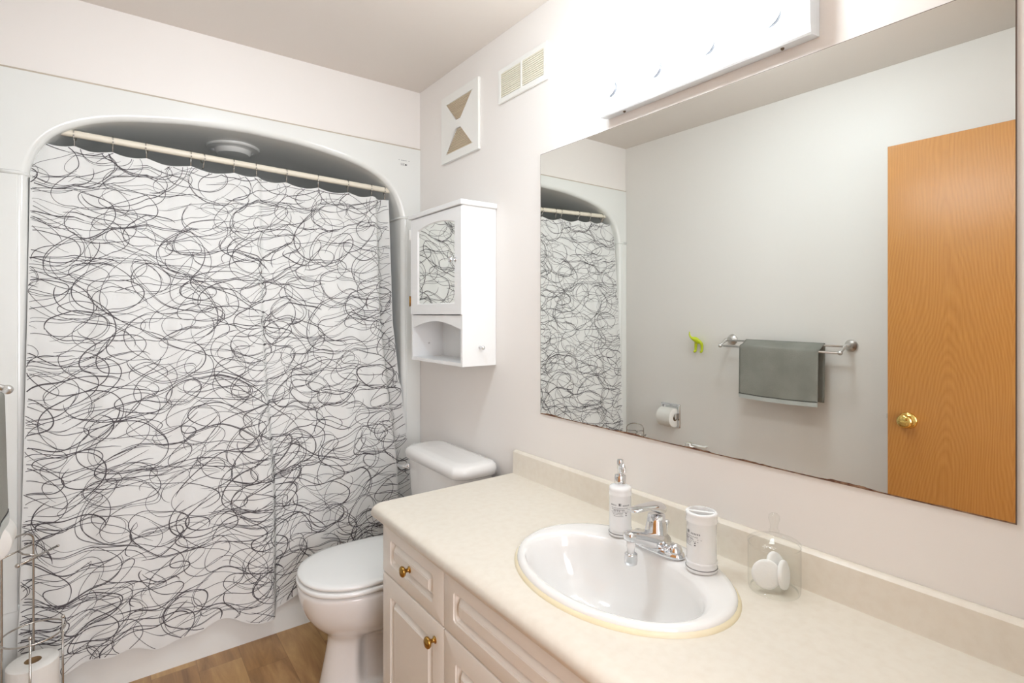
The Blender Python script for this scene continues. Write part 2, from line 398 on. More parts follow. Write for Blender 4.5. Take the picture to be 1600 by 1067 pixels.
# apron and basin
A = MB()
prof = [(-0.006, 0.0), (-0.006, 0.345), (-0.004, 0.362), (0.003, 0.374), (0.014, 0.380), (0.075, 0.380), (0.09, 0.374), (0.10, 0.355), (0.125, 0.12), (0.16, 0.085), (0.62, 0.085), (0.655, 0.12), (0.675, 0.355), (0.685, 0.378), (0.75, 0.382)]
A.loft([[(X0, y, z) for y, z in prof], [(X1, y, z) for y, z in prof]], close=False)
A.build('tub_apron', 'surround', sur, auto=50)
for xa, xb in ((X0, -1.36), (-0.19, X1)):
    MB().box(xa, xb, 0.08, 0.74, 0.06, 0.381).build('tub_end', 'surround', sur, bevel=0.02)
# moulded bead where the dome joins the lower walls
zb = 1.812
Bd = MB()
Bd.tube([(X1 - 0.002, YF - 0.001, zb), (XC + HW + R0, YF - 0.001, zb), (XC + HW + 0.004, YF + 0.010, zb), (XC + HW, 0.03, zb), (XC + HW, 0.35, zb), (XC + HW, 0.70, zb)], 0.007, 8)
Bd.build('moulded_seam', 'surround', sur); Bd = MB()
Bd.tube([(X0 + 0.002, YF - 0.001, zb), (XC - HW - R0, YF - 0.001, zb), (XC - HW - 0.004, YF + 0.010, zb), (XC - HW, 0.03, zb), (XC - HW, 0.35, zb), (XC - HW, 0.70, zb)], 0.007, 8)
Bd.build('moulded_seam', 'surround', sur)
for xa, xb in ((X0, XC - HW - R0), (XC + HW + R0, X1)):
    MB().box(xa, xb, YF - 0.004, YF + 0.002, 0.36, 1.806).build('front_flange', 'surround', sur, bevel=0.003)
# dome light
D = MB()
D.lathe([(0.108, 2.094), (0.108, 2.080), (0.104, 2.076), (0.080, 2.076), (0.074, 2.072), (0.070, 2.058), (0.064, 2.053), (0.001, 2.051)], (-0.792, 0.255, 0), 'z', 48)
D.build('dome_light', 'surround', sur, auto=35)['label'] = 'round unlit light in the dome ceiling'
MB().box(X0, X1, -0.0068, -0.001, 2.154, 2.159).build('caulk_joint', 'caulk_line', sur)['label'] = 'thin tan caulk line along the top edge'
# printed maker mark: a line of tiny characters over a small box mark
mk = MB()
for k, xx in enumerate((-0.114, -0.101, -0.096, -0.091, -0.086, -0.081, -0.076, -0.062)):
    mk.box(xx - 0.0016, xx + 0.0016, YF - 0.0006, YF - 0.0001, 2.0875, 2.0905)
for x0, x1, z0, z1 in ((-0.106, -0.084, 2.074, 2.0748), (-0.106, -0.084, 2.0645, 2.0653), (-0.106, -0.1052, 2.0645, 2.0748)):
    mk.box(x0, x1, YF - 0.0006, YF - 0.0001, z0, z1)
for xx in (-0.101, -0.095, -0.090): mk.box(xx - 0.0012, xx + 0.0012, YF - 0.0006, YF - 0.0001, 2.067, 2.072)
mk.build('maker_mark', 'mark', sur)
mk = MB(); mk.box(-0.083, -0.077, YF - 0.0006, YF - 0.0001, 2.0655, 2.0735); mk.box(-0.076, -0.073, YF - 0.0006, YF - 0.0001, 2.067, 2.072)
mk.build('maker_mark', 'mark_dark', sur)

# ------------------------------------------------------------------ rod, rings, curtain
ROD_Y = 0.037
def rod_z(x): return 1.984 + (x + 1.45) / 1.35 * (1.940 - 1.984)
rod = thing('shower_curtain_rod', (-0.775, ROD_Y, rod_z(-0.775)), 'ivory tension rod holding the scribble-print curtain', 'curtain rod')
r_ = MB(); r_.tube([(-1.444, ROD_Y, rod_z(-1.444)), (-0.775, ROD_Y, rod_z(-0.775)), (-0.107, ROD_Y, rod_z(-0.107))], 0.0125, 20); r_.build('rod_tube', 'rod', rod, auto=60)
for x0, x1 in ((-1.4515, -1.438), (-0.1135, -0.0995)):
    e = MB(); e.lathe([(0.015, x0), (0.019, x0 + 0.001), (0.019, x1 - 0.001), (0.015, x1)], (0, ROD_Y, rod_z((x0 + x1) / 2)), 'x', 24); e.build('end_cap', 'rod', rod, auto=50)

def smooth(a, b, x):
    t = max(0, min(1, (x - a) / (b - a))); return t * t * (3 - 2 * t)
def lerp_table(K, z):
    if z <= K[0][0]: return K[0][1]
    for (a, p), (b, q) in zip(K, K[1:]):
        if z <= b: return p + (q - p) * (z - a) / (b - a)
    return K[-1][1]
ring_x = [-1.433, -1.33, -1.223, -1.12, -0.977, -0.825, -0.739, -0.621, -0.485, -0.352, -0.237, -0.170]
def cl_left(z): return lerp_table([(0.1, -1.478), (0.38, -1.468), (0.9, -1.458), (1.3, -1.452), (1.8, -1.448), (2.0, -1.448)], z)
def cl_right(z): return lerp_table([(0.1, -0.045), (0.63, -0.060), (0.95, -0.105), (1.3, -0.140), (1.9, -0.143), (2.0, -0.143)], z)
def cx(u, z): return cl_left(z) + (cl_right(z) - cl_left(z)) * u
def fold(u, z):
    k = smooth(0.0, 1.9, 1.95 - z)                 # 0 near the rod, 1 near the floor
    amp = 0.006 + 0.012 * k
    f = 0.55 * math.sin(2 * PI * 3.1 * u + 0.8) + 0.35 * math.sin(2 * PI * 6.7 * u + 2.1 + 0.8 * (1 - k)) + 0.25 * math.sin(2 * PI * 11.3 * u + 0.4 - 1.2 * k)
    f += 0.30 * math.sin(2 * PI * 17 * u + 1.0) * (1 - k)
    y = amp * f
    # overlapping pleats: the cloth left of the fold lies in front
    y += (0.010 + 0.012 * k) * math.tanh((u - 0.553) / 0.006) * (1 if u > 0.553 else math.exp(-(0.553 - u) / 0.10)) * math.exp(-max(0, u - 0.553) / 0.13)
    y += 0.012 * math.tanh((u - 0.945) / 0.006) * (1 if u > 0.945 else math.exp(-(0.945 - u) / 0.05))
    y += 0.010 * math.sin(2 * PI * 9 * (u - 0.945)) * smooth(0.93, 0.97, u) * 1.0
    y += 0.008 * math.exp(-u / 0.02) * math.sin(z * 38) * smooth(0.9, 0.3, z)
    return y
def base_y(z): return lerp_table([(0.1, -0.048), (0.40, -0.042), (0.95, -0.034), (1.25, -0.018), (1.92, 0.032), (2.0, 0.034)], z)
def bot(u): return 0.128 + 0.016 * math.sin(2 * PI * 4.6 * u + 2.3) + 0.007 * math.sin(2 * PI * 10 * u) + 0.020 * smooth(0.25, 0.0, u) - 0.022 * smooth(0.45, 0.545, u) * (1 if u < 0.556 else 0)
def top(u):
    x = cx(u, 1.9); z = rod_z(x) - 0.043
    near = sorted(ring_x, key=lambda q: abs(q - x))[:1][0]
    lo = max([q for q in ring_x if q <= x], default=ring_x[0]); hi = min([q for q in ring_x if q > x], default=ring_x[-1])
    span = hi - lo
    if span > 1e-4 and lo <= x <= hi: z -= 0.10 * span * math.sin(PI * (x - lo) / span) ** 1.0
    return z
def cloth(u, v, off=0.0):
    z = bot(u) + (top(u) - bot(u)) * v
    y = base_y(z) + fold(u, z)
    if z < 1.0: y = min(y, -0.017)
    return Vector((cx(u, z), y - off, z))
cur = MB(); NU, NV = 260, 110
us = [i / NU for i in range(NU + 1)]
vs = [tuple(cloth(u, j / NV)) for j in range(NV + 1) for u in us]
cur.add(vs, [(j * (NU + 1) + i, j * (NU + 1) + i + 1, (j + 1) * (NU + 1) + i + 1, (j + 1) * (NU + 1) + i) for j in range(NV) for i in range(NU)], 0, True)
# hand-drawn scribble print: thin inked strokes lying on the cloth
CW, CHH = 1.36, 1.80
rnd = random.Random(21)
def stroke(pts, wdt):
    seg = []; cut_in = [False]
    def flush(cut_out):
        if len(seg) > 2:
            vs = []; fs = []
            m_ = len(seg)
            for i, (a, b, q) in enumerate(seg):
                a0, b0, _ = seg[max(0, i - 1)]; a1, b1, _ = seg[min(m_ - 1, i + 1)]
                tx, ty = a1 - a0, b1 - b0; l = math.hypot(tx, ty) or 1; nx, ny = -ty / l, tx / l
                ww = q * min(1, 1 if cut_in[0] else 0.35 + i / 5, 1 if cut_out else 0.35 + (m_ - 1 - i) / 5) / 2
                for s_ in (1, -1):
                    uu = min(1, max(0, (a + nx * ww * s_) / CW)); vv = min(1, max(0, (b + ny * ww * s_) / CHH))
                    vs.append(tuple(cloth(uu, vv, 0.0007)))
            for i in range(m_ - 1): fs.append((2 * i, 2 * i + 1, 2 * i + 3, 2 * i + 2))
            cur.add(vs, fs, 1, True)
        seg.clear(); cut_in[0] = cut_out
    for k, (a, b) in enumerate(pts):
        if 0.0015 < a < CW - 0.0015 and 0.0015 < b < CHH - 0.0015: seg.append((a, b, wdt * (0.92 + 0.22 * math.sin(k * 0.11 + wdt * 9000))))
        else: flush(True); cut_in[0] = True
    flush(False)
def scribble(cx_, cy_, a, b, rot, t0, span, dx, dy, grow, wdt):
    L_ = span * (a + b) / 2; n_ = max(8, int(L_ / 0.0075)); pts = []
    for k in range(n_ + 1):
        s_ = k / n_; t = t0 + span * s_; g = 1 + grow * s_
        x = a * g * math.cos(t); y = b * g * math.sin(t)
        pts.append((cx_ + x * math.cos(rot) - y * math.sin(rot) + dx * s_, cy_ + x * math.sin(rot) + y * math.cos(rot) + dy * s_))
    stroke(pts, wdt)
# stratified centres so the print covers the cloth evenly
for j in range(29):
    for i in range(19):
        cx_ = (i + rnd.random()) / 19 * (CW + 0.16) - 0.08; cy_ = (j + rnd.random()) / 29 * (CHH + 0.12) - 0.06
        a = rnd.choice((rnd.uniform(0.06, 0.12), rnd.uniform(0.10, 0.18), rnd.uniform(0.13, 0.23))); b = a * rnd.uniform(0.36, 0.74); rot = rnd.gauss(0.14, 0.26)
        if a > 0.14: b *= 0.85
        t0 = rnd.uniform(0, 6.28); span = rnd.uniform(2.8, 7.2); dx, dy = rnd.gauss(0.0, 0.03), rnd.gauss(0, 0.015); gr = rnd.uniform(-0.25, 0.25)
        wd = rnd.choice((0.0016, 0.0020, 0.0025, 0.0030)) * (1.22 - 0.30 * j / 28)
        scribble(cx_, cy_, a, b, rot, t0, span, dx, dy, gr, wd)
        if rnd.random() < 0.38:
            scribble(cx_ + rnd.gauss(0, 0.004), cy_ + rnd.gauss(0, 0.006), a * rnd.uniform(.95, 1.05), b * rnd.uniform(.90, 1.10), rot + rnd.gauss(0, 0.05), t0 + rnd.gauss(0, 0.3), span * rnd.uniform(.5, 0.9), dx, dy, gr, rnd.choice((0.0014, 0.0018, 0.0022)))
for k in range(22):                                  # long sweeping arcs
    cx_, cy_ = rnd.uniform(0, CW), rnd.uniform(0, CHH); a = rnd.uniform(0.22, 0.34); b = a * rnd.uniform(0.35, 0.6)
    t0 = rnd.uniform(0, 6.28); rot = rnd.gauss(0.08, 0.35); span = rnd.uniform(1.4, 3.0)
    for q in range(rnd.choice((1, 2, 2))):
        scribble(cx_, cy_ + q * 0.007, a, b * (1 + 0.05 * q), rot + 0.01 * q, t0 + rnd.gauss(0, 0.2), span, 0.0, 0.0, 0.05, rnd.choice((0.0020, 0.0028)))
curtain = cur.build('shower_curtain', ['cloth', 'ink'], recalc=False)
tag(curtain, 'white fabric shower curtain printed with dark scribbled loops', 'curtain')

def make_ring():
    g = MB(); R = 0.019; P = []
    for k in range(22):
        t = math.radians(-78 + 336 * k / 21); P.append((0.0, R * math.sin(t) * 0.95, -0.004 + R * math.cos(t)))
    g.tube(P + [(0.0, -0.005, -0.028), (0.0, -0.004, -0.040), (0.0, 0.002, -0.046), (0.0, 0.006, -0.042)], 0.0018, 8)
    return g
rl = 'small metal curtain hook ring clipped over the ivory rod'
for k, x in enumerate(ring_x):
    if k == 0:
        ring0 = make_ring().build('curtain_ring', 'wire'); ring = ring0
        rb = MB()
        for yy, zz in ((0.0185, -0.004), (0.013, -0.017), (0.0, 0.0155), (-0.0175, -0.008), (-0.009, -0.024)): rb.sphere((0, yy, zz), 0.0026, 8)
        rb.build('roller_bead', 'wire', ring0, local=True)
    else: ring = copy_tree(ring0)
    ring.location = (x, ROD_Y, rod_z(x)); ring.rotation_euler = (0, 0, random.uniform(-0.25, 0.25))
    tag(ring, rl, 'curtain ring', 'curtain rings along the shower rod')
ring = copy_tree(ring0); ring.location = (-0.935, ROD_Y, rod_z(-0.935)); ring.rotation_euler = (0, 0, 0.3)
tag(ring, 'copper-toned curtain ring sitting on the rod with no curtain hooked to it', 'curtain ring', 'curtain rings along the shower rod')

# ------------------------------------------------------------------ toilet
TY = -0.478
toi = thing('toilet', (-0.40, TY, 0), 'white two-piece toilet with closed lid between tub and vanity', 'toilet')
def egg(xf, xb, hw, z, n=96, p=2.3, yc=TY, mid=0.42):
    xm = xb + (xf - xb) * (1 - mid) if False else xf + (xb - xf) * mid
    ring = []
    for k in range(n):
        t = 2 * PI * k / n; c, s_ = math.cos(t), math.sin(t)
        if c < 0: x = xm - (xm - xf) * abs(c) ** (2 / 2.15); y = hw * math.copysign(abs(s_) ** (2 / 2.15), s_)
        else: x = xm + (xb - xm) * abs(c) ** (2 / 3.2); y = hw * math.copysign(abs(s_) ** (2 / 2.6), s_)
        ring.append([x, yc + y, z])
    return ring
secs = [(-0.634, -0.10, 0.110, 0.0), (-0.636, -0.10, 0.112, 0.012), (-0.630, -0.10, 0.108, 0.035), (-0.620, -0.11, 0.100, 0.085), (-0.610, -0.12, 0.096, 0.135),
        (-0.603, -0.13, 0.094, 0.17), (-0.604, -0.14, 0.100, 0.195), (-0.622, -0.15, 0.122, 0.218), (-0.655, -0.16, 0.148, 0.248), (-0.680, -0.17, 0.166, 0.285), (-0.696, -0.18, 0.177, 0.325),
        (-0.703, -0.19, 0.183, 0.360), (-0.705, -0.20, 0.185, 0.382), (-0.700, -0.205, 0.181, 0.390), (-0.60, -0.25, 0.12, 0.391)]
rings = []
for xf, xb, hw, z in secs:
    ring = egg(xf, xb, hw, z)
    if z < 0.20:                      # concave trapway sides behind the front column
        for p in ring:
            bx = smooth(-0.530, -0.490, p[0]) * smooth(-0.20, -0.28, p[0]) * smooth(0.015, 0.06, z) * smooth(0.235, 0.15, z)
            p[1] = TY + (p[1] - TY) * (1 - 0.48 * bx)
    rings.append([tuple(p) for p in ring])
MB().loft(rings).build('bowl', 'porcelain', toi, subsurf=1)
def ringed(name, z0, z1, xf, xb, hw, dome=0.0, m='seat'):
    rs = [egg(xf + 0.004, xb - 0.004, hw - 0.004, z0), egg(xf, xb, hw, z0 + 0.004), egg(xf, xb, hw, z1 - 0.005), egg(xf + 0.004, xb - 0.003, hw - 0.004, z1 - 0.001),
          egg(xf + 0.020, xb - 0.015, hw - 0.020, z1 + dome * 0.4), egg(xf + 0.08, xb - 0.05, hw - 0.07, z1 + dome * 0.85), egg(xf + 0.17, xb - 0.15, hw - 0.15, z1 + dome)]
    return MB().loft([[tuple(p) for p in r] for r in rs]).build(name, m, toi)
ringed('seat', 0.3945, 0.4125, -0.708, -0.235, 0.188)
ringed('lid', 0.4165, 0.432, -0.704, -0.222, 0.185, 0.006)
for s_ in (-1, 1):
    hb = MB(); hb.lathe([(0.013, TY + s_ * 0.075 - 0.02), (0.014, TY + s_ * 0.075 - 0.018), (0.014, TY + s_ * 0.075 + 0.018), (0.013, TY + s_ * 0.075 + 0.02)], (-0.222, 0, 0.412), 'y', 20)
    hb.build('lid_hinge', 'seat', toi)
MB().box(-0.26, -0.03, TY - 0.11, TY + 0.11, 0.30, 0.392).build('tank_shelf', 'porcelain', toi, bevel=0.02)
def tank_ring(x0, x1, hy, bow, z, r=0.045, n=48):
    """plan outline: flat at the wall (x1), bowed towards the room (x0)"""
    pts = rrect(-hy, hy, x0, x1, r, 8)
    out = []
    for a, b in pts:
        t = (b - x1) / (x0 - x1); out.append((b - bow * t * (1 - (a / hy) ** 2), TY + a, z))
    return out
MB().loft([tank_ring(-0.165, -0.03, 0.175, 0.022, 0.388), tank_ring(-0.172, -0.028, 0.190, 0.026, 0.40), tank_ring(-0.185, -0.025, 0.215, 0.034, 0.60), tank_ring(-0.188, -0.025, 0.222, 0.036, 0.728)]).build('tank', 'porcelain', toi, auto=50)
MB().loft([tank_ring(-0.190, -0.020, 0.228, 0.036, 0.722), tank_ring(-0.198, -0.016, 0.237, 0.038, 0.728), tank_ring(-0.200, -0.015, 0.240, 0.040, 0.750),
           tank_ring(-0.196, -0.018, 0.236, 0.040, 0.764), tank_ring(-0.184, -0.026, 0.226, 0.038, 0.773), tank_ring(-0.155, -0.05, 0.196, 0.03, 0.777), tank_ring(-0.12, -0.08, 0.10, 0.01, 0.778, 0.015)]).build('tank_lid', 'porcelain', toi, auto=60)
lv = MB(); ly = TY + 0.185
lv.lathe([(0.012, -0.200), (0.015, -0.204), (0.015, -0.210), (0.009, -0.213), (0.006, -0.224)], (0, ly, 0.690), 'x', 20)
lv.tube([(-0.222, ly, 0.690), (-0.224, ly + 0.02, 0.688), (-0.224, ly + 0.05, 0.684), (-0.222, ly + 0.068, 0.682)], [0.006, 0.0055, 0.0055, 0.0075], 12)
lv.build('flush_lever', 'chrome', toi)['label'] = 'chrome lever'
for s_ in (-1, 1):
    bc = MB(); bc.sphere((-0.30, TY + s_ * 0.098, 0.012), 0.014, 8); bc.build('bolt_cap', 'porcelain', toi)

# ------------------------------------------------------------------ vanity cabinet
VX = -0.535; VY0, VY1 = -0.843, YB + 0.004
van = thing('vanity_cabinet', (-0.27, -1.58, 0), 'cream vanity cabinet with routed panel doors and brass knobs', 'cabinet')
c = MB()
c.box(VX, -0.001, VY0 - 0.016, VY0, 0.0, 0.707).box(VX, -0.001, VY1, VY1 + 0.016, 0.0, 0.707).box(VX + 0.02, -0.001, VY1, VY0, 0.09, 0.106)
c.box(-0.012, -0.001, VY1, VY0, 0.1, 0.70)
c.box(VX + 0.06, VX + 0.075, VY1, VY0, 0.0, 0.09)
c.build('carcass', 'cabinet', van)
ff = MB().box(VX, VX + 0.018, VY1, VY0, 0.68, 0.707).box(VX, VX + 0.018, VY1, VY0, 0.535, 0.575).box(VX, VX + 0.018, VY1, VY0, 0.09, 0.12)
for yy in (VY0 - 0.03, -1.224, -1.606, -1.99, VY1 + 0.03): ff.box(VX, VX + 0.018, yy - 0.02, yy + 0.02, 0.09, 0.70)
ff.build('face_frame', 'cabinet', van)
def raised(y0, y1, z0, z1, my, mz, rc=0.010):
    """front slab: rounded outer edge, routed groove with rounded corners, raised centre field"""
    t = 0.018; X = VX - 0.0015
    y0, y1 = min(y0, y1), max(y0, y1)
    L_ = [(0.0, 0.0, 0.0, 0.0015), (t - 0.004, 0, 0, 0.0015), (t - 0.001, 0.0012, 0.0012, 0.002), (t, 0.004, 0.004, 0.003),
          (t, my, mz, rc), (t - 0.0035, my + 0.0008, mz + 0.0008, rc), (t - 0.0045, my + 0.0045, mz + 0.0045, rc), (t - 0.0120, my + 0.0085, mz + 0.0085, rc), (t - 0.0128, my + 0.0120, mz + 0.0120, 0.006),
          (t - 0.0115, my + 0.0135, mz + 0.0135, 0.005), (t - 0.0015, my + 0.0230, mz + 0.0220, 0.003), (t - 0.0015, my + 0.0245, mz + 0.0235, 0.003), (t + 0.0, my + 0.0255, mz + 0.0245, 0.003)]
    rings = []
    for d, iy, iz, r in L_:
        rings.append([(X - d, a, b) for a, b in rrect(y0 + iy, y1 - iy, z0 + iz, z1 - iz, r, 5)])
    return MB().loft(rings)
def knob(parent, y, z, m='brass', X=VX - 0.0195, s=1.0):
    k = MB(); k.lathe([(0.0095 * s, X), (0.0095 * s, X - 0.0015), (0.0055 * s, X - 0.003), (0.0050 * s, X - 0.010 * s), (0.0075 * s, X - 0.0135 * s), (0.0135 * s, X - 0.0175 * s), (0.0152 * s, X - 0.021 * s), (0.0145 * s, X - 0.0245 * s), (0.0105 * s, X - 0.0275 * s), (0.001, X - 0.0292 * s)], (0, y, z), 'x', 28)
    return k.build('knob', m, parent)
G = 0.003
def front(name, y0, y1, z0, z1, my, mz, kn=None):
    o = raised(y0 - G / 2, y1 + G / 2, z0, z1, my, mz).build(name, 'cabinet', van, auto=32)
    if kn:
        k = knob(o, *kn); k.location = (0, 0, 0)
        k['label'] = 'round brass knob'
    return o
yA, yB, yC, yD, yE = VY0 + 0.0, -1.2235, -1.6065, -1.989, VY1 + 0.004
front('drawer', yA, yB, 0.556, 0.702, 0.055, 0.036, (-1.030, 0.627))
front('door', yA, yB, 0.105, 0.5525, 0.056, 0.056, (-1.178, 0.503))
front('false_drawer', yB, yD, 0.556, 0.702, 0.046, 0.036)
front('door', yB, yC, 0.105, 0.5525, 0.056, 0.056, (-1.56, 0.503))
front('door', yC, yD, 0.105, 0.5525, 0.056, 0.056, (-1.655, 0.503))
front('drawer', yD, yE, 0.556, 0.702, 0.055, 0.036, (-2.155, 0.627))
front('door', yD, yE, 0.105, 0.5525, 0.056, 0.056, (-2.04, 0.503))

# ------------------------------------------------------------------ countertop
CT = 0.749
pf = [(-0.0005, 0.708), (-0.0005, 0.8335), (-0.004, 0.8352), (-0.010, 0.8350), (-0.016, 0.8325), (-0.020, 0.828), (-0.0215, 0.820), (-0.0215, 0.7515), (-0.0225, CT)]
pf += [(-0.535, CT), (-0.545, CT - 0.0005), (-0.556, CT - 0.003), (-0.565, CT - 0.008), (-0.572, CT - 0.015), (-0.5755, CT - 0.024), (-0.5745, CT - 0.032), (-0.570, CT - 0.038), (-0.562, 0.708)]
ct = MB(); ya = -0.797
rings = []
for dy, sh in ((0.0, 0.004), (-0.0015, 0.0015), (-0.004, 0.0), (YB + 0.003 - ya, 0.0)):
    rg = []
    for x, z in pf:
        xx, zz = x, z
        if sh:
            xx = x + sh * (1 if x < -0.3 else 0); zz = z - sh * (1 if z > 0.73 else -1)
            if x > -0.03 and x < -0.001: xx = x + sh
        rg.append((xx, ya + dy, zz))
    rings.append(rg)
ct.loft(rings, close=True)
top_o = ct.build('countertop', 'counter', auto=30)
tag(top_o, 'cream laminate countertop with rolled front edge and low backsplash', 'countertop')
SX, SY = -0.285, -1.560
hole = MB(); hole.lathe([(1.0, 0.60), (1.0, 0.80)], (0, 0, 0), 'z', 64)
hole.v = [(SX - 0.012 + p[0] * 0.185, SY + p[1] * 0.248, p[2]) for p in hole.v]
cut(top_o, hole)

# ------------------------------------------------------------------ sink
sink = thing('sink', (SX, SY, CT), 'white oval drop-in sink with yellowed caulk set into the countertop', 'sink')
def oval(cx0, cy0, b, a, z, n=72):
    return [(cx0 + b * math.cos(2 * PI * k / n), cy0 + a * math.sin(2 * PI * k / n), z) for k in range(n)]
def bowl_ring(t, z):   # blend from the inner lip to the drain
    return oval(-0.322 + (-0.295 + 0.322) * t, SY + 0.0, 0.150 * (1 - t) + 0.024 * t, 0.228 * (1 - t) + 0.024 * t, z)
rs = [oval(SX, SY, 0.2075, 0.2680, CT + 0.0005), oval(SX, SY, 0.2095, 0.2700, CT + 0.006), oval(SX, SY, 0.2085, 0.2690, CT + 0.012), oval(SX, SY, 0.2030, 0.2640, CT + 0.0165), oval(SX - 0.002, SY, 0.194, 0.256, CT + 0.0175),
      oval(SX - 0.026, SY, 0.163, 0.242, CT + 0.0165), oval(-0.318, SY, 0.155, 0.234, CT + 0.013), bowl_ring(0, CT + 0.004), bowl_ring(0.03, CT - 0.02), bowl_ring(0.08, CT - 0.055), bowl_ring(0.17, CT - 0.09),
      bowl_ring(0.32, CT - 0.12), bowl_ring(0.52, CT - 0.138), bowl_ring(0.75, CT - 0.147), bowl_ring(0.95, CT - 0.151), bowl_ring(1.0, CT - 0.153)]
# underside so the basin has thickness
und = [oval(SX, SY, 0.200, 0.262, CT + 0.0005)]
sk = MB().loft(rs, cap0=False, cap1=True)
sk.loft([oval(-0.322, SY, 0.156, 0.234, CT - 0.0), oval(-0.318, SY, 0.150, 0.222, CT - 0.06), oval(-0.305, SY, 0.115, 0.17, CT - 0.128), oval(-0.30, SY, 0.05, 0.07, CT - 0.158)], cap0=False)
sk.build('basin', 'porcelain', sink, recalc=False)
ck = MB().loft([oval(SX, SY, 0.2160, 0.2770, CT + 0.0002), oval(SX, SY, 0.2150, 0.2760, CT + 0.003), oval(SX, SY, 0.2105, 0.2710, CT + 0.008), oval(SX, SY, 0.2070, 0.2675, CT + 0.008)], cap0=False, cap1=False)
ck.build('caulk_bead', 'caulk', sink)['label'] = 'yellowed caulk around the rim'
MB().lathe([(0.026, CT - 0.1535), (0.026, CT - 0.1505), (0.020, CT - 0.1495), (0.017, CT - 0.153), (0.001, CT - 0.150)], (-0.295, SY, 0), 'z', 32).build('drain', 'chrome', sink)

# ------------------------------------------------------------------ faucet
FX = -0.148; FZ = CT + 0.0172
fau = thing('faucet', (FX, SY, FZ), 'chrome single-lever faucet on the back rim of the sink', 'faucet')
def sup(cx0, cy0, hx, hy, z, p=2.6, n=40):
    r = []
    for k in range(n):
        t = 2 * PI * k / n; c_, s_ = math.cos(t), math.sin(t)
        r.append((cx0 + hx * math.copysign(abs(c_) ** (2 / p), c_), cy0 + hy * math.copysign(abs(s_) ** (2 / p), s_), z))
    return r
b_ = MB()
b_.loft([sup(FX, SY, 0.026, 0.078, FZ), sup(FX, SY, 0.027, 0.079, FZ + 0.004), sup(FX, SY, 0.025, 0.077, FZ + 0.011), sup(FX, SY, 0.019, 0.070, FZ + 0.016), sup(FX, SY, 0.006, 0.05, FZ + 0.018)])
for s_ in (-1, 1): b_.sphere((FX, SY + s_ * 0.055, FZ + 0.012), 0.018, 12, sz=1.1)
b_.build('base_plate', 'chrome', fau)
b_ = MB()
b_.loft([sup(FX, SY, 0.030, 0.044, FZ + 0.006, 2.2), sup(FX - 0.002, SY, 0.028, 0.036, FZ + 0.022, 2.1), sup(FX - 0.002, SY, 0.025, 0.028, FZ + 0.042, 2), sup(FX + 0.000, SY, 0.022, 0.023, FZ + 0.068, 2), sup(FX + 0.001, SY, 0.0205, 0.021, FZ + 0.084, 2)])
b_.build('body', 'chrome', fau)
def xsec(x, hy, z, hz, n=24, p=3.0):
    r = []
    for k in range(n):
        t = 2 * PI * k / n; c_, s_ = math.cos(t), math.sin(t)
        r.append((x, SY + hy * math.copysign(abs(c_) ** (2 / p), c_), z + hz * math.copysign(abs(s_) ** (2 / p), s_)))
    return r
sp_ = MB().loft([xsec(FX + 0.012, 0.036, FZ + 0.024, 0.020), xsec(FX - 0.020, 0.034, FZ + 0.027, 0.020), xsec(FX - 0.045, 0.026, FZ + 0.036, 0.018), xsec(FX - 0.070, 0.020, FZ + 0.046, 0.015), xsec(FX - 0.092, 0.0165, FZ + 0.053, 0.0135), xsec(FX - 0.104, 0.0145, FZ + 0.055, 0.0115), xsec(FX - 0.108, 0.009, FZ + 0.055, 0.007)])
sp_.build('spout', 'chrome', fau)
AX = FX - 0.093
MB().lathe([(0.0105, FZ + 0.044), (0.0105, FZ + 0.030), (0.009, FZ + 0.027), (0.009, FZ + 0.014)], (AX, SY, 0), 'z', 24).build('aerator_neck', 'ceramic', fau)['label'] = 'white neck under the spout'
ae = MB(); pr = [(0.010, FZ + 0.016), (0.0145, FZ + 0.013)]
for k in range(6): pr += [(0.0152, FZ + 0.011 - k * 0.003), (0.0140, FZ + 0.0095 - k * 0.003)]
pr += [(0.0145, FZ - 0.010), (0.012, FZ - 0.012), (0.001, FZ - 0.012)]
ae.lathe(pr, (AX, SY, 0), 'z', 28); ae.build('aerator', 'chrome', fau)['label'] = 'ridged chrome aerator cup hanging below the spout'
hd = MB()
def hsec(x, hy, z, hz): return xsec(x, hy, z, hz, 24, 2.4)
hd.loft([hsec(FX + 0.022, 0.010, FZ + 0.096, 0.008), hsec(FX + 0.016, 0.019, FZ + 0.098, 0.013), hsec(FX + 0.000, 0.024, FZ + 0.101, 0.014), hsec(FX - 0.018, 0.023, FZ + 0.106, 0.009), hsec(FX - 0.040, 0.020, FZ + 0.111, 0.0052), hsec(FX - 0.062, 0.018, FZ + 0.1125, 0.0042), hsec(FX - 0.082, 0.015, FZ + 0.1120, 0.0040), hsec(FX - 0.090, 0.008, FZ + 0.1115, 0.003)])
hd.build('lever_handle', 'chrome', fau)
MB().tube([(FX + 0.040, SY, FZ + 0.002), (FX + 0.040, SY, FZ + 0.040), (FX + 0.040, SY, FZ + 0.048), (FX + 0.040, SY, FZ + 0.058), (FX + 0.040, SY, FZ + 0.061)], [0.003, 0.003, 0.0045, 0.008, 0.0065], 16).build('drain_lift_rod', 'chrome', fau)

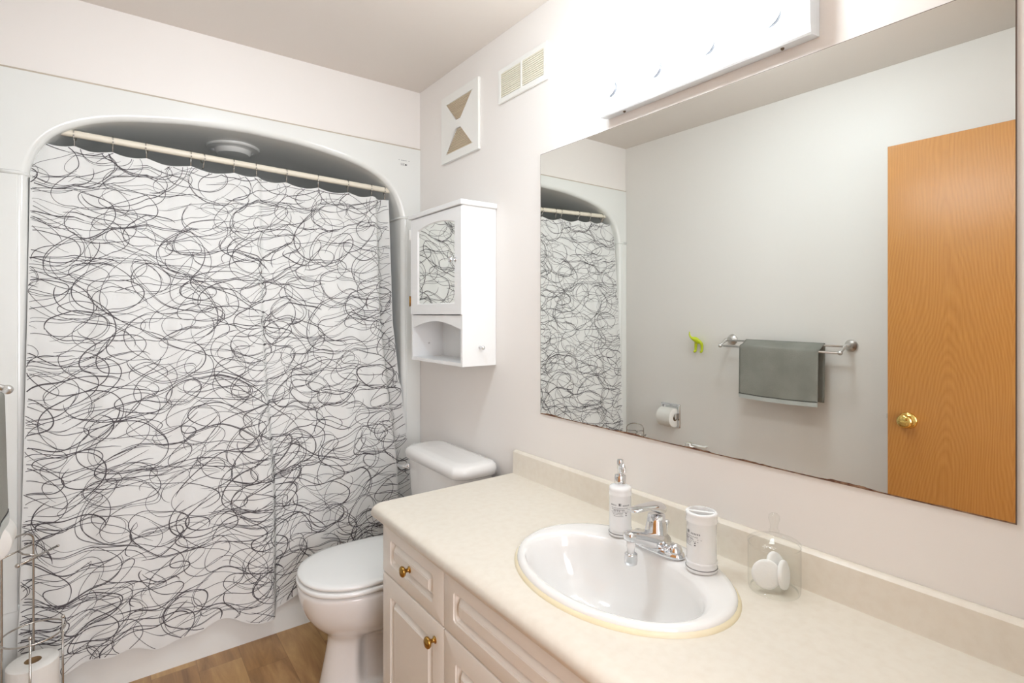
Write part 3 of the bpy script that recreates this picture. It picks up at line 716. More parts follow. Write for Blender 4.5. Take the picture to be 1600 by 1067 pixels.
# ------------------------------------------------------------------ bath set
def print_marks(mb, c, R, ang, z, rows, mi_l=0):
    """small printed strokes lying on a cylinder of radius R: rows of (dz, [(a0,a1)], height)"""
    for dz, spans, hgt, mi in rows:
        for a0, a1 in spans:
            n_ = max(1, int(abs(a1 - a0) / 0.15)); vs = []; fs = []
            for k in range(n_ + 1):
                a = ang + a0 + (a1 - a0) * k / n_
                for q in (0, 1): vs.append((c[0] + R * math.cos(a), c[1] + R * math.sin(a), z + dz + q * hgt))
            for k in range(n_): fs.append((2 * k, 2 * k + 2, 2 * k + 3, 2 * k + 1))
            mb.add(vs, fs, mi, True)
rnd2 = random.Random(5)
def words(a0, a1, n_, gap=0.35):
    out = []; st = (a1 - a0) / n_
    for k in range(n_): out.append((a0 + st * k, a0 + st * (k + 1 - gap * rnd2.uniform(.6, 1.4))))
    return out
rows = [(0.019, [(-0.06, 0.04), (0.08, 0.14)], 0.0065, 1), (0.0185, words(0.30, 1.0, 6), 0.0035, 0), (0.0185, words(-0.85, -0.25, 5), 0.0035, 0), (0.0125, words(-0.8, 0.85, 12), 0.0016, 0), (0.009, [(-0.75, 0.45)], 0.0009, 1), (0.0055, words(-0.55, 0.1, 4), 0.0024, 0), (0.0065, [(0.2, 0.5)], 0.0012, 0),
        (0.003, words(-0.8, 0.9, 12), 0.0012, 0), (-0.0005, words(-0.75, 0.35, 9), 0.0014, 0), (-0.004, words(-0.6, 0.3, 8), 0.0014, 0), (-0.008, [(-0.55, 0.35)], 0.0010, 0), (-0.001, [(0.55, 0.66)], 0.0022, 1), (-0.006, [(0.55, 0.66)], 0.0022, 1), (0.008, [(0.78, 1.05)], 0.0012, 0)]
DX, DY, DZ = -0.152, -1.447, CT + 0.0172
dis = thing('soap_dispenser', (DX, DY, DZ), 'white ceramic soap dispenser with chrome pump left of the faucet', 'soap dispenser')
MB().lathe([(0.0255, 0), (0.0285, 0.001), (0.0300, 0.003), (0.0300, 0.007), (0.0292, 0.009), (0.0292, 0.015), (0.0300, 0.017), (0.0298, 0.0185), (0.0285, 0.020), (0.0285, 0.103), (0.0298, 0.1055), (0.0300, 0.108), (0.0290, 0.111), (0.0287, 0.118), (0.0290, 0.122), (0.027, 0.126), (0.020, 0.129), (0.013, 0.1305), (0.001, 0.131)], (DX, DY, DZ), 'z', 44).build('bottle', 'ceramic', dis, auto=50)
pm = MB(); print_marks(pm, (DX, DY), 0.0287, math.radians(218), DZ + 0.063, rows); pm.build('printed_label', ['mark', 'mark_dark'], dis)['label'] = 'small grey printed lettering'
MB().tube([(DX + 0.0295 * math.cos(t), DY + 0.0295 * math.sin(t), DZ + 0.008) for t in [2 * PI * k / 40 for k in range(40)]], 0.0008, 6, closed=True).build('rim_line', 'mark_dark', dis)
pu = MB(); pu.lathe([(0.0145, DZ + 0.130), (0.0150, DZ + 0.131), (0.0150, DZ + 0.153), (0.0140, DZ + 0.155), (0.0075, DZ + 0.156), (0.0072, DZ + 0.170), (0.0085, DZ + 0.172), (0.0085, DZ + 0.192), (0.0078, DZ + 0.195), (0.001, DZ + 0.196)], (DX, DY, 0), 'z', 32)
pu.tube([(DX, DY, DZ + 0.184), (DX - 0.006, DY - 0.014, DZ + 0.183), (DX - 0.010, DY - 0.022, DZ + 0.177), (DX - 0.011, DY - 0.024, DZ + 0.168)], [0.006, 0.0055, 0.005, 0.004], 12)
pu.build('pump', 'chrome', dis, auto=50)
TX, TYY, TZ = -0.150, -1.688, CT + 0.0165
tb = thing('toothbrush_holder', (TX, TYY, TZ), 'white ceramic toothbrush holder right of the faucet, open slots on top', 'toothbrush holder')
MB().lathe([(0.030, 0), (0.0335, 0.001), (0.0350, 0.003), (0.0350, 0.008), (0.0340, 0.010), (0.0340, 0.018), (0.0350, 0.020), (0.0348, 0.0225), (0.0328, 0.024), (0.0328, 0.108), (0.0345, 0.110), (0.0348, 0.113), (0.0338, 0.116), (0.0338, 0.124), (0.0345, 0.127), (0.0345, 0.130), (0.033, 0.132), (0.0285, 0.1325), (0.0272, 0.131), (0.0270, 0.115), (0.0270, 0.06), (0.001, 0.06)], (TX, TYY, TZ), 'z', 48).build('cup', 'ceramic', tb, auto=50)
br = MB()
ca, sa = math.cos(math.radians(-58)), math.sin(math.radians(-58)); P8 = []
for q, h_ in ((0.0045, 0.124), (0.0045, 0.1315), (-0.0045, 0.1315), (-0.0045, 0.124)):
    for e_ in (-0.028, 0.028): P8.append((TX + e_ * ca - q * sa, TYY + e_ * sa + q * ca, TZ + h_))
br.add(P8, [(0, 1, 3, 2), (2, 3, 5, 4), (4, 5, 7, 6), (6, 7, 1, 0), (0, 2, 4, 6), (1, 7, 5, 3)]); br.build('divider', 'ceramic', tb, bevel=0.0012)
pm = MB(); print_marks(pm, (TX, TYY), 0.0330, math.radians(154), TZ + 0.068, rows); pm.build('printed_label', ['mark', 'mark_dark'], tb)['label'] = 'small grey printed lettering'
MB().tube([(TX + 0.0343 * math.cos(t), TYY + 0.0343 * math.sin(t), TZ + 0.009) for t in [2 * PI * k / 40 for k in range(40)]], 0.0008, 6, closed=True).build('rim_line', 'mark_dark', tb)

# ------------------------------------------------------------------ glass jar with cotton rounds
JX, JY, JZ = -0.078, -1.817, CT + 0.0003
jar = thing('glass_jar', (JX, JY, JZ), 'clear round glass jar with knobbed lid on the countertop by the backsplash', 'jar')
MB().lathe([(0.001, 0.007), (0.040, 0.007), (0.047, 0.005), (0.046, 0.0005), (0.050, 0.002), (0.0515, 0.006), (0.0520, 0.020), (0.0520, 0.094), (0.0515, 0.0975), (0.0500, 0.0975)], (JX, JY, JZ), 'z', 56, cap0=False, cap1=False).build('jar_body', 'glass', jar)
MB().lathe([(0.0490, 0.0980), (0.0530, 0.1000), (0.0530, 0.1035), (0.0500, 0.1065), (0.036, 0.1120), (0.018, 0.1170), (0.010, 0.1205), (0.0085, 0.1240), (0.0105, 0.1265), (0.0105, 0.1285), (0.0078, 0.1310), (0.0075, 0.1400), (0.0095, 0.1470), (0.0115, 0.1540), (0.0105, 0.1605), (0.0065, 0.1645), (0.001, 0.1655)], (JX, JY, JZ), 'z', 48, cap0=False, cap1=False).build('jar_lid', 'glass', jar)
def pad(): 
    return MB().lathe([(0.001, -0.0048), (0.024, -0.0050), (0.0285, -0.0036), (0.0300, 0), (0.0285, 0.0036), (0.024, 0.0050), (0.001, 0.0048)], (0, 0, 0), 'z', 36)
p0 = pad().build('cotton_pad', 'cotton')
p0.location = (JX - 0.0200, JY + 0.0060, JZ + 0.0072 + 0.0300); p0.rotation_euler = Euler((math.radians(76), 0, math.radians(-50)))
tag(p0, 'white round cotton pad standing at the front of the jar', 'cotton pad', 'cotton pads in the glass jar')
for loc, rot, lb in (((JX + 0.006, JY - 0.018, JZ + 0.0072 + 0.0302), (82, 0, 10), 'white round cotton pad half hidden behind the front one in the jar'),
                     ((JX + 0.012, JY + 0.001, JZ + 0.0072 + 0.0400), (66, 0, 0), 'white round cotton pad highest and farthest back in the jar')):
    q = p0.copy(); S.collection.objects.link(q); q.location = loc; q.rotation_euler = Euler([math.radians(a) for a in rot])
    tag(q, lb, 'cotton pad', 'cotton pads in the glass jar')

# ------------------------------------------------------------------ wall mirror
MY0, MY1, MZ0, MZ1 = -0.942, -2.190, 0.9897, 1.9087
mir = thing('wall_mirror', (-0.003, (MY0 + MY1) / 2, (MZ0 + MZ1) / 2), 'large frameless rectangular mirror above the countertop', 'mirror')
MB().box(-0.0045, -0.0005, MY1, MY0, MZ0, MZ1).build('glass_edge', 'mirror_edge', mir)
MB().add([(-0.005, MY0 - 0.0015, MZ0 + 0.0015), (-0.005, MY1 + 0.0015, MZ0 + 0.0015), (-0.005, MY1 + 0.0015, MZ1 - 0.0015), (-0.005, MY0 - 0.0015, MZ1 - 0.0015)], [(0, 1, 2, 3)]).build('mirror_pane', 'mirror', mir)
ru = MB(); vs = []; NN = 160
for k in range(NN + 1):
    y = MY0 - 0.0015 + (MY1 - MY0 + 0.003) * k / NN
    h_ = 0.0012 + 0.0035 * max(0, math.sin(k * 0.21) * math.sin(k * 0.057 + 1) + random.uniform(-0.2, 0.35))
    vs += [(-0.0053, y, MZ0 + 0.0002), (-0.0053, y, MZ0 + 0.0015 + h_)]
ru.add(vs, [(2 * k, 2 * k + 2, 2 * k + 3, 2 * k + 1) for k in range(NN)]); ru.build('worn_edge', 'mirror_rust', mir)['label'] = 'brown worn silvering along the bottom edge'

# ------------------------------------------------------------------ vanity light bar
LY0, LY1 = -1.266, -1.876
bar = thing('vanity_light', (-0.03, (LY0 + LY1) / 2, 1.99), 'white bar light with glowing globe bulbs above the mirror', 'light')
pf = [(-0.0005, 1.940), (-0.026, 1.937), (-0.037, 1.935), (-0.041, 1.939), (-0.0435, 1.955), (-0.0455, 1.980), (-0.0465, 2.003), (-0.0455, 2.026), (-0.0435, 2.051), (-0.041, 2.067), (-0.037, 2.071), (-0.026, 2.069), (-0.0005, 2.066)]
MB().loft([[(x, LY0, z) for x, z in pf], [(x, LY1, z) for x, z in pf]]).build('housing', 'fixture', bar, auto=30)
for y in (-1.345, -1.806):
    sc = MB(); sc.sphere((-0.020, y, 1.9365), 0.004, 8); sc.build('screw', 'screw', bar)
for k in range(4):
    y = -1.317 - 0.1587 * k
    cz = MB().lathe([(0.024, -0.0455), (0.024, -0.052), (0.022, -0.055), (0.015, -0.056)], (0, y, 2.005), 'x', 28).build('socket_collar', 'collar', bar, auto=40)
    bl = MB(); pr = [(0.013, -0.050), (0.014, -0.054)] + [(0.0405 * math.sin(t), -0.0925 - 0.0405 * -math.cos(t)) for t in [math.radians(a) for a in range(24, 181, 12)]]
    pr[-1] = (0.0005, pr[-1][1])
    bl.lathe(pr, (0, y, 2.005), 'x', 36); bl.build('light_bulb', 'bulb', bar)['label'] = 'glowing white globe bulb'

# made-up ceiling lamp, out of view, added to fill the room with light
cla = thing('fill_lamp', (-0.75, -1.28, CH), 'added round fill lamp on the ceiling, out of view', 'light')
MB().lathe([(0.135, CH - 0.0005), (0.138, CH - 0.006), (0.138, CH - 0.020), (0.130, CH - 0.022)], (-0.75, -1.28, 0), 'z', 40).build('fill_base', 'fixture', cla, auto=40)
MB().lathe([(0.128, CH - 0.022), (0.122, CH - 0.045), (0.100, CH - 0.068), (0.060, CH - 0.082), (0.001, CH - 0.087)], (-0.75, -1.28, 0), 'z', 40).build('fill_shade', 'fill_glass', cla)['label'] = 'glowing shade of the added fill lamp'

# ------------------------------------------------------------------ exhaust fan grille and supply vent
fan = thing('exhaust_fan_grille', (-0.006, -0.394, 2.178), 'square white fan grille with two triangular tan louvre patches', 'vent')
fp = MB().box(-0.013, -0.0005, -0.549, -0.239, 2.027, 2.326).build('grille_plate', 'white_plastic', fan)
fp.location = (0, 0, 0); fp.parent = None
TRI = [[(-0.282, 2.287), (-0.508, 2.287), (-0.414, 2.193), (-0.376, 2.193)], [(-0.376, 2.157), (-0.414, 2.157), (-0.508, 2.063), (-0.282, 2.063)]]
for q in TRI:
    k = MB(); k.add([(-0.02, y, z) for y, z in q] + [(-0.004, y, z) for y, z in q], [(0, 1, 2, 3), (7, 6, 5, 4), (0, 4, 5, 1), (1, 5, 6, 2), (2, 6, 7, 3), (3, 7, 4, 0)])
    cut(fp, k)
fp.parent = fan; fp.location = -Vector(fan.location)
bv = fp.modifiers.new('b', 'BEVEL'); bv.width = 0.0025; bv.segments = 2; bv.limit_method = 'ANGLE'
for q in TRI:
    zt, zb_ = max(p[1] for p in q), min(p[1] for p in q); sl = MB(); n_ = 13
    wt = [p for p in q if p[1] == zt]; wb = [p for p in q if p[1] == zb_]
    for k in range(n_):
        z = zb_ + (zt - zb_) * (k + 0.5) / n_; s_ = (z - zb_) / (zt - zb_)
        ya_ = min(p[0] for p in wb) * (1 - s_) + min(p[0] for p in wt) * s_; yb_ = max(p[0] for p in wb) * (1 - s_) + max(p[0] for p in wt) * s_
        sl.box(-0.011, -0.006, ya_, yb_, z - 0.0026, z + 0.0024)
    sl.build('louvre_patch', 'tan_mesh', fan)['label'] = 'tan louvres in a tapered patch'
pv = MB()     # raised cross ribs of the cover
pv.add([(-0.0131, -0.284, 2.060), (-0.0131, -0.284, 2.290), (-0.0175, -0.376, 2.193), (-0.0175, -0.376, 2.157), (-0.0131, -0.506, 2.060), (-0.0131, -0.506, 2.290), (-0.0175, -0.414, 2.193), (-0.0175, -0.414, 2.157)],
       [(0, 1, 2, 3), (4, 7, 6, 5), (3, 2, 6, 7)])
pv.build('side_panel', 'white_plastic', fan)
ven = thing('supply_air_vent', (-0.006, -0.833, 2.231), 'white rectangular air vent with cream slats, nearest the light bar', 'vent')
vp = MB().box(-0.009, -0.0005, -0.980, -0.687, 2.164, 2.298).build('vent_frame', 'white_plastic')
for y0, y1 in ((-0.828, -0.705), (-0.962, -0.840)):
    cut(vp, MB().box(-0.02, -0.002, y0, y1, 2.186, 2.279))
vp.parent = ven; vp.location = -Vector(ven.location)
bv = vp.modifiers.new('b', 'BEVEL'); bv.width = 0.003; bv.segments = 2; bv.limit_method = 'ANGLE'
for y0, y1 in ((-0.828, -0.705), (-0.962, -0.840)):
    sl = MB()
    for k in range(12):
        z = 2.190 + 0.086 * k / 11
        sl.box(-0.0080, -0.0045, y0, y1, z - 0.0026, z + 0.0034)
    sl.build('slats', 'cream_plastic', ven)['label'] = 'cream angled slats'

# ------------------------------------------------------------------ wall cabinet over the toilet
WX = -0.158; WY0, WY1 = -0.229, -0.662; WZ0, WZ1 = 1.141, 1.760
wc = thing('wall_cabinet', (-0.08, -0.445, 1.14), 'small white wall cabinet with mirrored door and open shelf above the toilet', 'cabinet')
def wbox(name, *a, bev=0.0015, m='white_wood'): return MB().box(*a).build(name, m, wc, bevel=bev)
wbox('side_panel', WX + 0.001, -0.001, WY0 - 0.014, WY0, WZ0, WZ1)
wbox('side_panel', WX + 0.001, -0.001, WY1, WY1 + 0.014, WZ0, WZ1)
wbox('bottom_panel', WX + 0.0015, -0.001, WY1 + 0.0142, WY0 - 0.0142, WZ0, WZ0 + 0.014)
wbox('shelf', WX + 0.014, -0.001, WY1 + 0.0142, WY0 - 0.0142, 1.322, 1.336)
wbox('back_panel', -0.006, -0.001, WY1 + 0.013, WY0 - 0.013, WZ0 + 0.013, WZ1)
wbox('top_board', WX - 0.012, -0.001, WY1 - 0.010, WY0 + 0.010, WZ1, WZ1 + 0.020, bev=0.004)
vl = MB(); n_ = 24; vt = []     # arched valance of the open shelf
for k in range(n_ + 1):
    y = WY0 - 0.0142 + (WY1 - WY0 + 0.0284) * k / n_; s_ = k / n_; z = 1.284 + 0.030 * math.sin(PI * s_)
    vt += [(WX + 0.002, y, z), (WX + 0.002, y, 1.338), (WX + 0.013, y, z), (WX + 0.013, y, 1.338)]
fs = []
for k in range(n_):
    a, b = 4 * k, 4 * k + 4
    fs += [(a, a + 1, b + 1, b), (a + 2, b + 2, b + 3, a + 3), (a, b, b + 2, a + 2), (a + 1, a + 3, b + 3, b + 1)]
fs += [(0, 2, 3, 1), (4 * n_, 4 * n_ + 1, 4 * n_ + 3, 4 * n_ + 2)]
vl.add(vt, fs); vl.build('valance', 'white_wood', wc)
# door with arched mirror inset
def arch_loop(y0, y1, z0, z1, rise, n=16):
    pts = [(y0, z0), (y1, z0)]
    for k in range(n + 1):
        s_ = k / n; pts.append((y1 + (y0 - y1) * s_, z1 - rise + rise * (1 - (2 * s_ - 1) ** 2)))
    return pts
DY0, DY1, DZ0, DZ1 = WY0 - 0.002, WY1 + 0.001, 1.342, 1.757
al = arch_loop(-0.297, -0.612, 1.384, 1.722, 0.019)
outer = [(DY0, DZ0), (DY1, DZ0)]
for k in range(17):
    s_ = k / 16; outer.append((DY1 + (DY0 - DY1) * s_, DZ1))
XD = WX - 0.002; XT = XD - 0.000
dr = MB()
def lp(P_, x): return [(x, a, b) for a, b in P_]
inner2 = arch_loop(-0.301, -0.608, 1.388, 1.718, 0.019)
dr.loft([lp(outer, XD + 0.016), lp(outer, XD - 0.001), lp(outer, XD - 0.002), lp(al, XD - 0.002), lp(inner2, XD + 0.003)], cap0=True, cap1=False, smooth=False)
dro = dr.build('door', 'white_wood', wc)
MB().add(lp(inner2, XD + 0.003), [tuple(range(len(inner2)))]).build('mirror_inset', 'mirror', dro)['label'] = 'arched mirror reflecting the curtain'
k = MB(); k.lathe([(0.010, XD - 0.002), (0.008, XD - 0.004), (0.0045, XD - 0.006), (0.0045, XD - 0.014), (0.009, XD - 0.018), (0.0125, XD - 0.023), (0.0115, XD - 0.028), (0.006, XD - 0.031), (0.001, XD - 0.0315)], (0, -0.617, 1.553), 'x', 24)
k.build('knob', 'chrome', dro)['label'] = 'small chrome knob'
for z in (1.695, 1.400):
    h_ = MB().box(XD - 0.003, XD + 0.012, WY0 - 0.004, WY0 + 0.003, z - 0.022, z + 0.022); h_.tube([(XD - 0.004, WY0 + 0.002, z - 0.023), (XD - 0.004, WY0 + 0.002, z + 0.023)], 0.0032, 10)
    h_.build('hinge', 'brass' if z < 1.5 else 'white_plastic', dro)
pg = MB(); pg.lathe([(0.007, WY1), (0.007, WY1 - 0.003), (0.004, WY1 - 0.005), (0.004, WY1 - 0.016), (0.0075, WY1 - 0.020), (0.0075, WY1 - 0.026), (0.001, WY1 - 0.028)], (-0.078, 0, 1.213), 'y', 20)
pg.build('side_peg', 'chrome', wc)['label'] = 'small chrome peg on the side panel'
MB().lathe([(0.0035, WY0 - 0.0145), (0.0035, WY0 - 0.0165), (0.001, WY0 - 0.017)], (-0.078, 0, 1.213), 'y', 12).build('peg_screw', 'nickel', wc)

# ------------------------------------------------------------------ left wall fittings (seen in the mirror)
tr_ = thing('towel_rail', (-1.50, -1.055, 1.18), 'chrome double towel rail on the left wall', 'towel rail')
RB = [Vector((-1.466, -0.772, 1.2015)), Vector((-1.476, -1.345, 1.1945))]; FB = [Vector((-1.411, -0.762, 1.1735)), Vector((-1.421, -1.352, 1.1670))]
MB().tube([tuple(p) for p in RB], 0.0048, 14).build('bar', 'nickel', tr_); MB().tube([tuple(p) for p in FB], 0.0048, 14).build('bar', 'nickel', tr_)
for i, (y, z) in enumerate(((-0.762, 1.203), (-1.352, 1.196))):
    x = wl(y); q = MB().lathe([(0.029, x + 0.0005), (0.029, x + 0.004), (0.027, x + 0.008), (0.020, x + 0.013), (0.014, x + 0.018), (0.011, x + 0.024)], (0, y, z), 'x', 36); q.build('rosette', 'nickel', tr_, auto=50)
    q = MB(); q.tube([(x + 0.015, y, z), (x + 0.045, y, z), tuple(Vector((RB[i].x, y, RB[i].z))), (RB[i].x + 0.03, y, RB[i].z - 0.015), (FB[i].x, y, FB[i].z)], [0.011, 0.008, 0.0085, 0.006, 0.007], 14)
    q.sphere((RB[i].x, y, RB[i].z), 0.0095, 10); q.build('bracket', 'nickel', tr_)
    q = MB(); q.sphere((FB[i].x, y, FB[i].z), 0.0105, 12); q.build('end_ball', 'nickel', tr_)
# towel draped over both bars
tw = MB(); NY, path = 36, []
def bary(A_, y): return A_[0].lerp(A_[1], (y - A_[0].y) / (A_[1].y - A_[0].y))
Y0, Y1 = -0.878, -1.262
def towel_prof(y, s_):
    f = bary(FB, y); r = bary(RB, y); P_ = []
    wv = 0.003 * math.sin(s_ * 9) + 0.002 * math.sin(s_ * 21 + 1)
    zb_f = 0.914 - 0.006 * math.sin(PI * s_) + 0.008 * 0; 
    for k in range(14):
        t = k / 13; P_.append((f.x + 0.0085 + wv * (1 - t) + 0.004 * (1 - t), zb_f + (f.z - zb_f) * t))
    for a in (30, 60, 90): P_.append((f.x + 0.0085 * math.cos(math.radians(a)), f.z + 0.0085 * math.sin(math.radians(a))))
    for k in range(1, 5): t = k / 5; P_.append((f.x + (r.x - f.x) * t, f.z + 0.0085 + (r.z - f.z) * t - 0.004 * math.sin(PI * t)))
    for a in (90, 120, 150, 180): P_.append((r.x + 0.0085 * math.cos(math.radians(a)), r.z + 0.0085 * math.sin(math.radians(a))))
    zb_b = 0.925
    for k in range(1, 12): t = k / 11; P_.append((r.x - 0.0085 - wv * t * 0.5 + 0.012 * t, r.z + (zb_b - r.z) * t))
    return P_
rows_ = []
for i in range(NY + 1):
    s_ = i / NY; y = Y0 + (Y1 - Y0) * s_
    P_ = towel_prof(y, s_); rows_.append([(x, y, z) for x, z in P_])
nP = len(rows_[0]); vs = [p for r in rows_ for p in r]
tw.add(vs, [(i * nP + j, (i + 1) * nP + j, (i + 1) * nP + j + 1, i * nP + j + 1) for i in range(NY) for j in range(nP - 1)], 0, True)
two = tw.build('hand_towel', 'towel', solid=0.006)
tag(two, 'grey terry towel draped over both bars of the towel rail', 'towel')
hm = MB(); hl = MB()
def strip(mb, z0, z1, off):
    v_ = []
    for i in range(NY + 1):
        s_ = i / NY; y = Y0 + (Y1 - Y0) * s_ ; P_ = towel_prof(y, s_)
        x = P_[0][0] + off; zb_ = P_[0][1]
        for x_, z_ in ((x, z0), (x, z1), (x - 2 * off, z1), (x - 2 * off, z0)): v_.append((x_, y, zb_ + z_))
    f_ = []
    for i in range(NY):
        for q in range(4): f_.append((4 * i + q, 4 * i + (q + 1) % 4, 4 * i + 4 + (q + 1) % 4, 4 * i + 4 + q))
    f_ += [(0, 3, 2, 1), tuple(4 * NY + q for q in range(4))]
    mb.add(v_, f_, 0, False)
strip(hm, -0.002, 0.017, 0.0042); hm.build('hem', 'towel_hem', two)['label'] = 'pale grey hem band'
strip(hl, 0.020, 0.0225, 0.0036); hl.build('stitch_line', 'towel_line', two)['label'] = 'dark stitched line above the hem'

# toilet paper in the recessed holder
hy = -0.358; hx = wl(hy); hz = 0.727
hole = MB().box(hx - 0.05, hx + 0.02, hy - 0.056, hy + 0.056, hz - 0.056, hz + 0.056); cut(wall_left, hole)
tph = thing('toilet_paper_holder', (hx, hy, hz), 'square recessed chrome paper holder in the left wall', 'paper holder')
fr = MB()
def lpx(d, x): return [(x, a, b) for a, b in rrect(hy - d, hy + d, hz - d, hz + d, 0.003, 3)]
fr.loft([lpx(0.070, hx + 0.0005), lpx(0.070, hx + 0.004), lpx(0.066, hx + 0.008), lpx(0.058, hx + 0.008), lpx(0.055, hx + 0.004), lpx(0.0545, hx - 0.042), lpx(0.01, hx - 0.045)])
fr.build('recess_frame', 'chrome', tph, auto=30)
for s_ in (-1, 1): MB().box(hx - 0.01, hx + 0.036, hy + s_ * 0.0555, hy + s_ * 0.0525, hz - 0.018, hz + 0.016).build('side_arm', 'chrome', tph, bevel=0.001)
MB().tube([(hx + 0.024, hy - 0.053, hz), (hx + 0.024, hy + 0.053, hz)], 0.008, 16).build('roller', 'white_plastic', tph)
def roll(h_, R, rc=0.020):
    m = MB(); m.lathe([(rc, -h_ / 2), (R - 0.004, -h_ / 2), (R, -h_ / 2 + 0.003), (R, h_ / 2 - 0.003), (R - 0.004, h_ / 2), (rc, h_ / 2)], (0, 0, 0), 'z', 56, cap0=False, cap1=False)
    o = m.build('toilet_paper_roll', 'paper', auto=40, recalc=False)
    c_ = MB(); c_.lathe([(rc, -h_ / 2 + 0.0005), (rc + 0.001, -h_ / 2 + 0.0005), (rc + 0.001, h_ / 2 - 0.0005), (rc, h_ / 2 - 0.0005), (rc, -h_ / 2 + 0.0005)], (0, 0, 0), 'z', 36, cap0=False, cap1=False)
    q = c_.build('cardboard_core', 'card', o, local=True); q.location = (0, 0, 0); q['label'] = 'brown cardboard tube'
    return o
rw = roll(0.100, 0.057); rw.location = (hx + 0.024 + 0.011, hy, hz - 0.009); rw.rotation_euler = (PI / 2, 0, 0)
tag(rw, 'toilet paper roll hanging in the recessed wall holder', 'toilet paper', 'toilet paper rolls')
rw.location.x = hx + 0.026

# green hook shaped like the hind legs and tail of a dog
gx = wl(-0.55)
def skinned(name, verts, edges, rad, m, parent=None):
    me = bpy.data.meshes.new(name); me.from_pydata(verts, edges, []); me.materials.append(M[m])
    o = bpy.data.objects.new(name, me); S.collection.objects.link(o)
    sk_ = o.modifiers.new('skin', 'SKIN'); sk_.use_smooth_shade = True
    for i, r in enumerate(rad): me.skin_vertices[0].data[i].radius = (r, r)
    me.skin_vertices[0].data[0].use_root = True
    s2 = o.modifiers.new('sub', 'SUBSURF'); s2.levels = 2; s2.render_levels = 2
    return o
V_ = [(gx + 0.020, -0.562, 1.194), (gx + 0.034, -0.553, 1.198), (gx + 0.043, -0.540, 1.200), (gx + 0.050, -0.530, 1.209), (gx + 0.052, -0.524, 1.224), (gx + 0.050, -0.523, 1.242),
      (gx + 0.020, -0.582, 1.176), (gx + 0.018, -0.584, 1.152), (gx + 0.020, -0.584, 1.128), (gx + 0.036, -0.584, 1.124), (gx + 0.022, -0.546, 1.174), (gx + 0.020, -0.544, 1.152), (gx + 0.022, -0.544, 1.128), (gx + 0.038, -0.544, 1.124)]
E2 = [(0, 1), (1, 2), (2, 3), (3, 4), (4, 5), (0, 6), (6, 7), (7, 8), (8, 9), (0, 10), (10, 11), (11, 12), (12, 13)]
hk = skinned('wall_hook', V_, E2, [0.024, 0.019, 0.011, 0.0060, 0.0045, 0.003, 0.0105, 0.0075, 0.0075, 0.007, 0.0105, 0.0075, 0.0075, 0.007], 'green')
tag(hk, 'lime green plastic hook shaped like the back end of a dog', 'hook')
# short white rail with pale end knob low on the left wall
sr = thing('wall_rail', (wl(-0.55), -0.55, 0.58), 'short white rail with a pale knob, low on the left wall', 'rail')
MB().tube([(wl(-0.5) + 0.026, -0.500, 0.577), (wl(-0.55) + 0.027, -0.55, 0.578), (wl(-0.6) + 0.026, -0.605, 0.579)], [0.008, 0.0085, 0.006], 16).build('rail_bar', 'white_plastic', sr)
MB().tube([(wl(-0.5) + 0.0005, -0.494, 0.577), (wl(-0.5) + 0.026, -0.494, 0.577), (wl(-0.5) + 0.028, -0.487, 0.579)], [0.009, 0.009, 0.011], 14).build('end_knob', 'clear', sr)['label'] = 'pale translucent knob'
MB().tube([(wl(-0.6) + 0.0005, -0.601, 0.579), (wl(-0.6) + 0.026, -0.601, 0.579)], 0.006, 12).build('bracket', 'white_plastic', sr)

# ------------------------------------------------------------------ free-standing wire paper stand
CXs, CYs = -1.422, -0.172
st = thing('toilet_paper_stand', (CXs, CYs, 0), 'chrome wire toilet paper stand on the floor beside the tub', 'paper stand')
A_ = Vector((-1.428, -0.092)); B_ = Vector((-1.493, -0.176)); C_ = Vector((-1.421, -0.252)); D_ = Vector((-1.351, -0.160))
def tubep(pts, r, name, **k): return MB().tube([tuple(p) for p in pts], r, 10, **k).build(name, 'wire', st)
ap = []
for k in range(13):
    a = PI * k / 12; m_ = (A_ + B_) / 2; q = m_ + (A_ - B_) / 2 * math.cos(a); ap.append((q.x, q.y, 0.615 + 0.032 * math.sin(a)))
tubep([(A_.x, A_.y, 0.008), (A_.x, A_.y, 0.3), (A_.x, A_.y, 0.6)] + ap + [(B_.x, B_.y, 0.6), (B_.x, B_.y, 0.3), (B_.x, B_.y, 0.008)], 0.0032, 'arched_post')
for P_ in (C_, D_):
    q = MB(); q.tube([(P_.x, P_.y, 0.008), (P_.x, P_.y, 0.366)], 0.0030, 10); q.sphere((P_.x, P_.y, 0.370), 0.0055, 10); q.build('post', 'wire', st)
for z, r in ((0.347, 0.0026), (0.012, 0.0034)):
    tubep([(CXs + 0.078 * math.cos(2 * PI * k / 40), CYs + 0.078 * math.sin(2 * PI * k / 40), z) for k in range(40)], r, 'hoop', closed=True)
bs = MB(); bs.tube([(CXs - 0.078, CYs, 0.012), (CXs + 0.078, CYs, 0.012)], 0.003, 8); bs.tube([(CXs, CYs - 0.078, 0.012), (CXs, CYs + 0.078, 0.012)], 0.003, 8)
for sx_, sy_ in ((1, 0), (-1, 0), (0, 1), (0, -1)): bs.sphere((CXs + 0.078 * sx_, CYs + 0.078 * sy_, 0.0065), 0.0065, 8)
bs.build('base', 'wire', st)
tubep([(A_.x, A_.y, 0.600), (B_.x, B_.y, 0.600)], 0.0028, 'crossbar')
am = MB(); P1 = Vector((-1.451, -0.228, 0.587)); P2 = Vector((-1.366, -0.118, 0.587)); mA = (A_ + B_) / 2
am.tube([tuple(P1), tuple((P1 + P2) / 2), tuple(P2)], 0.0034, 10); am.sphere(tuple(P1), 0.0068, 10); am.sphere(tuple(P2), 0.0045, 8)
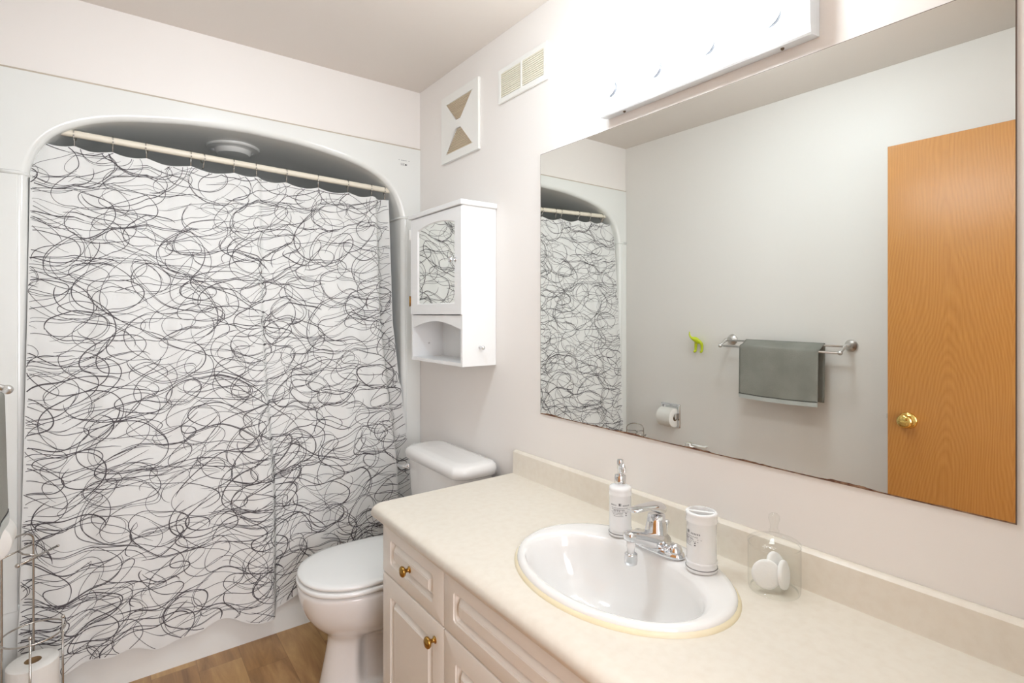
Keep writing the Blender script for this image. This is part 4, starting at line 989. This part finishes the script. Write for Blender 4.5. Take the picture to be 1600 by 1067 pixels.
am.tube([(mA.x, mA.y, 0.600), ((mA.x + P1.x) / 2 + 0.01, (mA.y + P1.y) / 2 + 0.015, 0.598), ((P1.x + P2.x) / 2, (P1.y + P2.y) / 2, 0.587)], 0.0028, 8)
am.build('roll_arm', 'wire', st)
r1 = roll(0.108, 0.0635, 0.021); r1.location = (CXs, CYs, 0.016 + 0.054)
tag(r1, 'toilet paper roll at the bottom of the wire stand', 'toilet paper', 'toilet paper rolls')
r2 = copy_tree(r1); r2.location = (CXs, CYs, 0.016 + 0.108 + 0.0545 + 0.0)
r2.location.z = 0.0165 + 0.108 + 0.054
tag(r2, 'large toilet paper roll standing upright in the wire stand, topmost in view', 'toilet paper', 'toilet paper rolls')
for r__ in (r1, r2): r__.scale = (1, 1, 1.14)
r1.location.z = 0.016 + 0.0616; r2.location.z = 0.016 + 0.0616 * 3 + 0.0005

# ------------------------------------------------------------------ oak door, swung open against the left wall
dx = -1.340; dy0, dy1 = -2.305, -1.563
door = thing('door_1', (dx - 0.018, (dy0 + dy1) / 2, 0), 'flat honey oak door standing open, seen in the mirror', 'door', kind='structure')
sl_ = MB(); sl_.box(-0.018, 0.018, -(dy1 - dy0) / 2, (dy1 - dy0) / 2, -1.01, 1.01)
so = sl_.build('door_slab', 'oak', door, local=True, bevel=0.0015); so.location = (0, 0, 1.02)
kx = dx; ky, kz = -1.633, 0.918
kn = MB(); kn.lathe([(0.0325, kx), (0.0325, kx + 0.003), (0.029, kx + 0.008), (0.015, kx + 0.011), (0.0125, kx + 0.018), (0.016, kx + 0.023), (0.0255, kx + 0.029), (0.0275, kx + 0.036), (0.0255, kx + 0.044), (0.019, kx + 0.049), (0.001, kx + 0.050)], (0, ky, kz), 'x', 40)
kn.box(kx + 0.049, kx + 0.0525, ky - 0.010, ky + 0.010, kz - 0.0018, kz + 0.0018)
kn.build('door_knob', 'brass_bright', door, auto=50)['label'] = 'polished brass knob with a turn button'
MB().box(dx - 0.024, dx - 0.012, dy1 - 0.001, dy1 + 0.0075, kz - 0.004, kz + 0.014).build('latch', 'nickel', door)
hn = MB()
for z in (0.25, 1.02, 1.78): hn.tube([(dx - 0.003, dy0 - 0.004, z - 0.045), (dx - 0.003, dy0 - 0.004, z + 0.045)], 0.006, 10)
hn.build('hinge', 'brass', door)
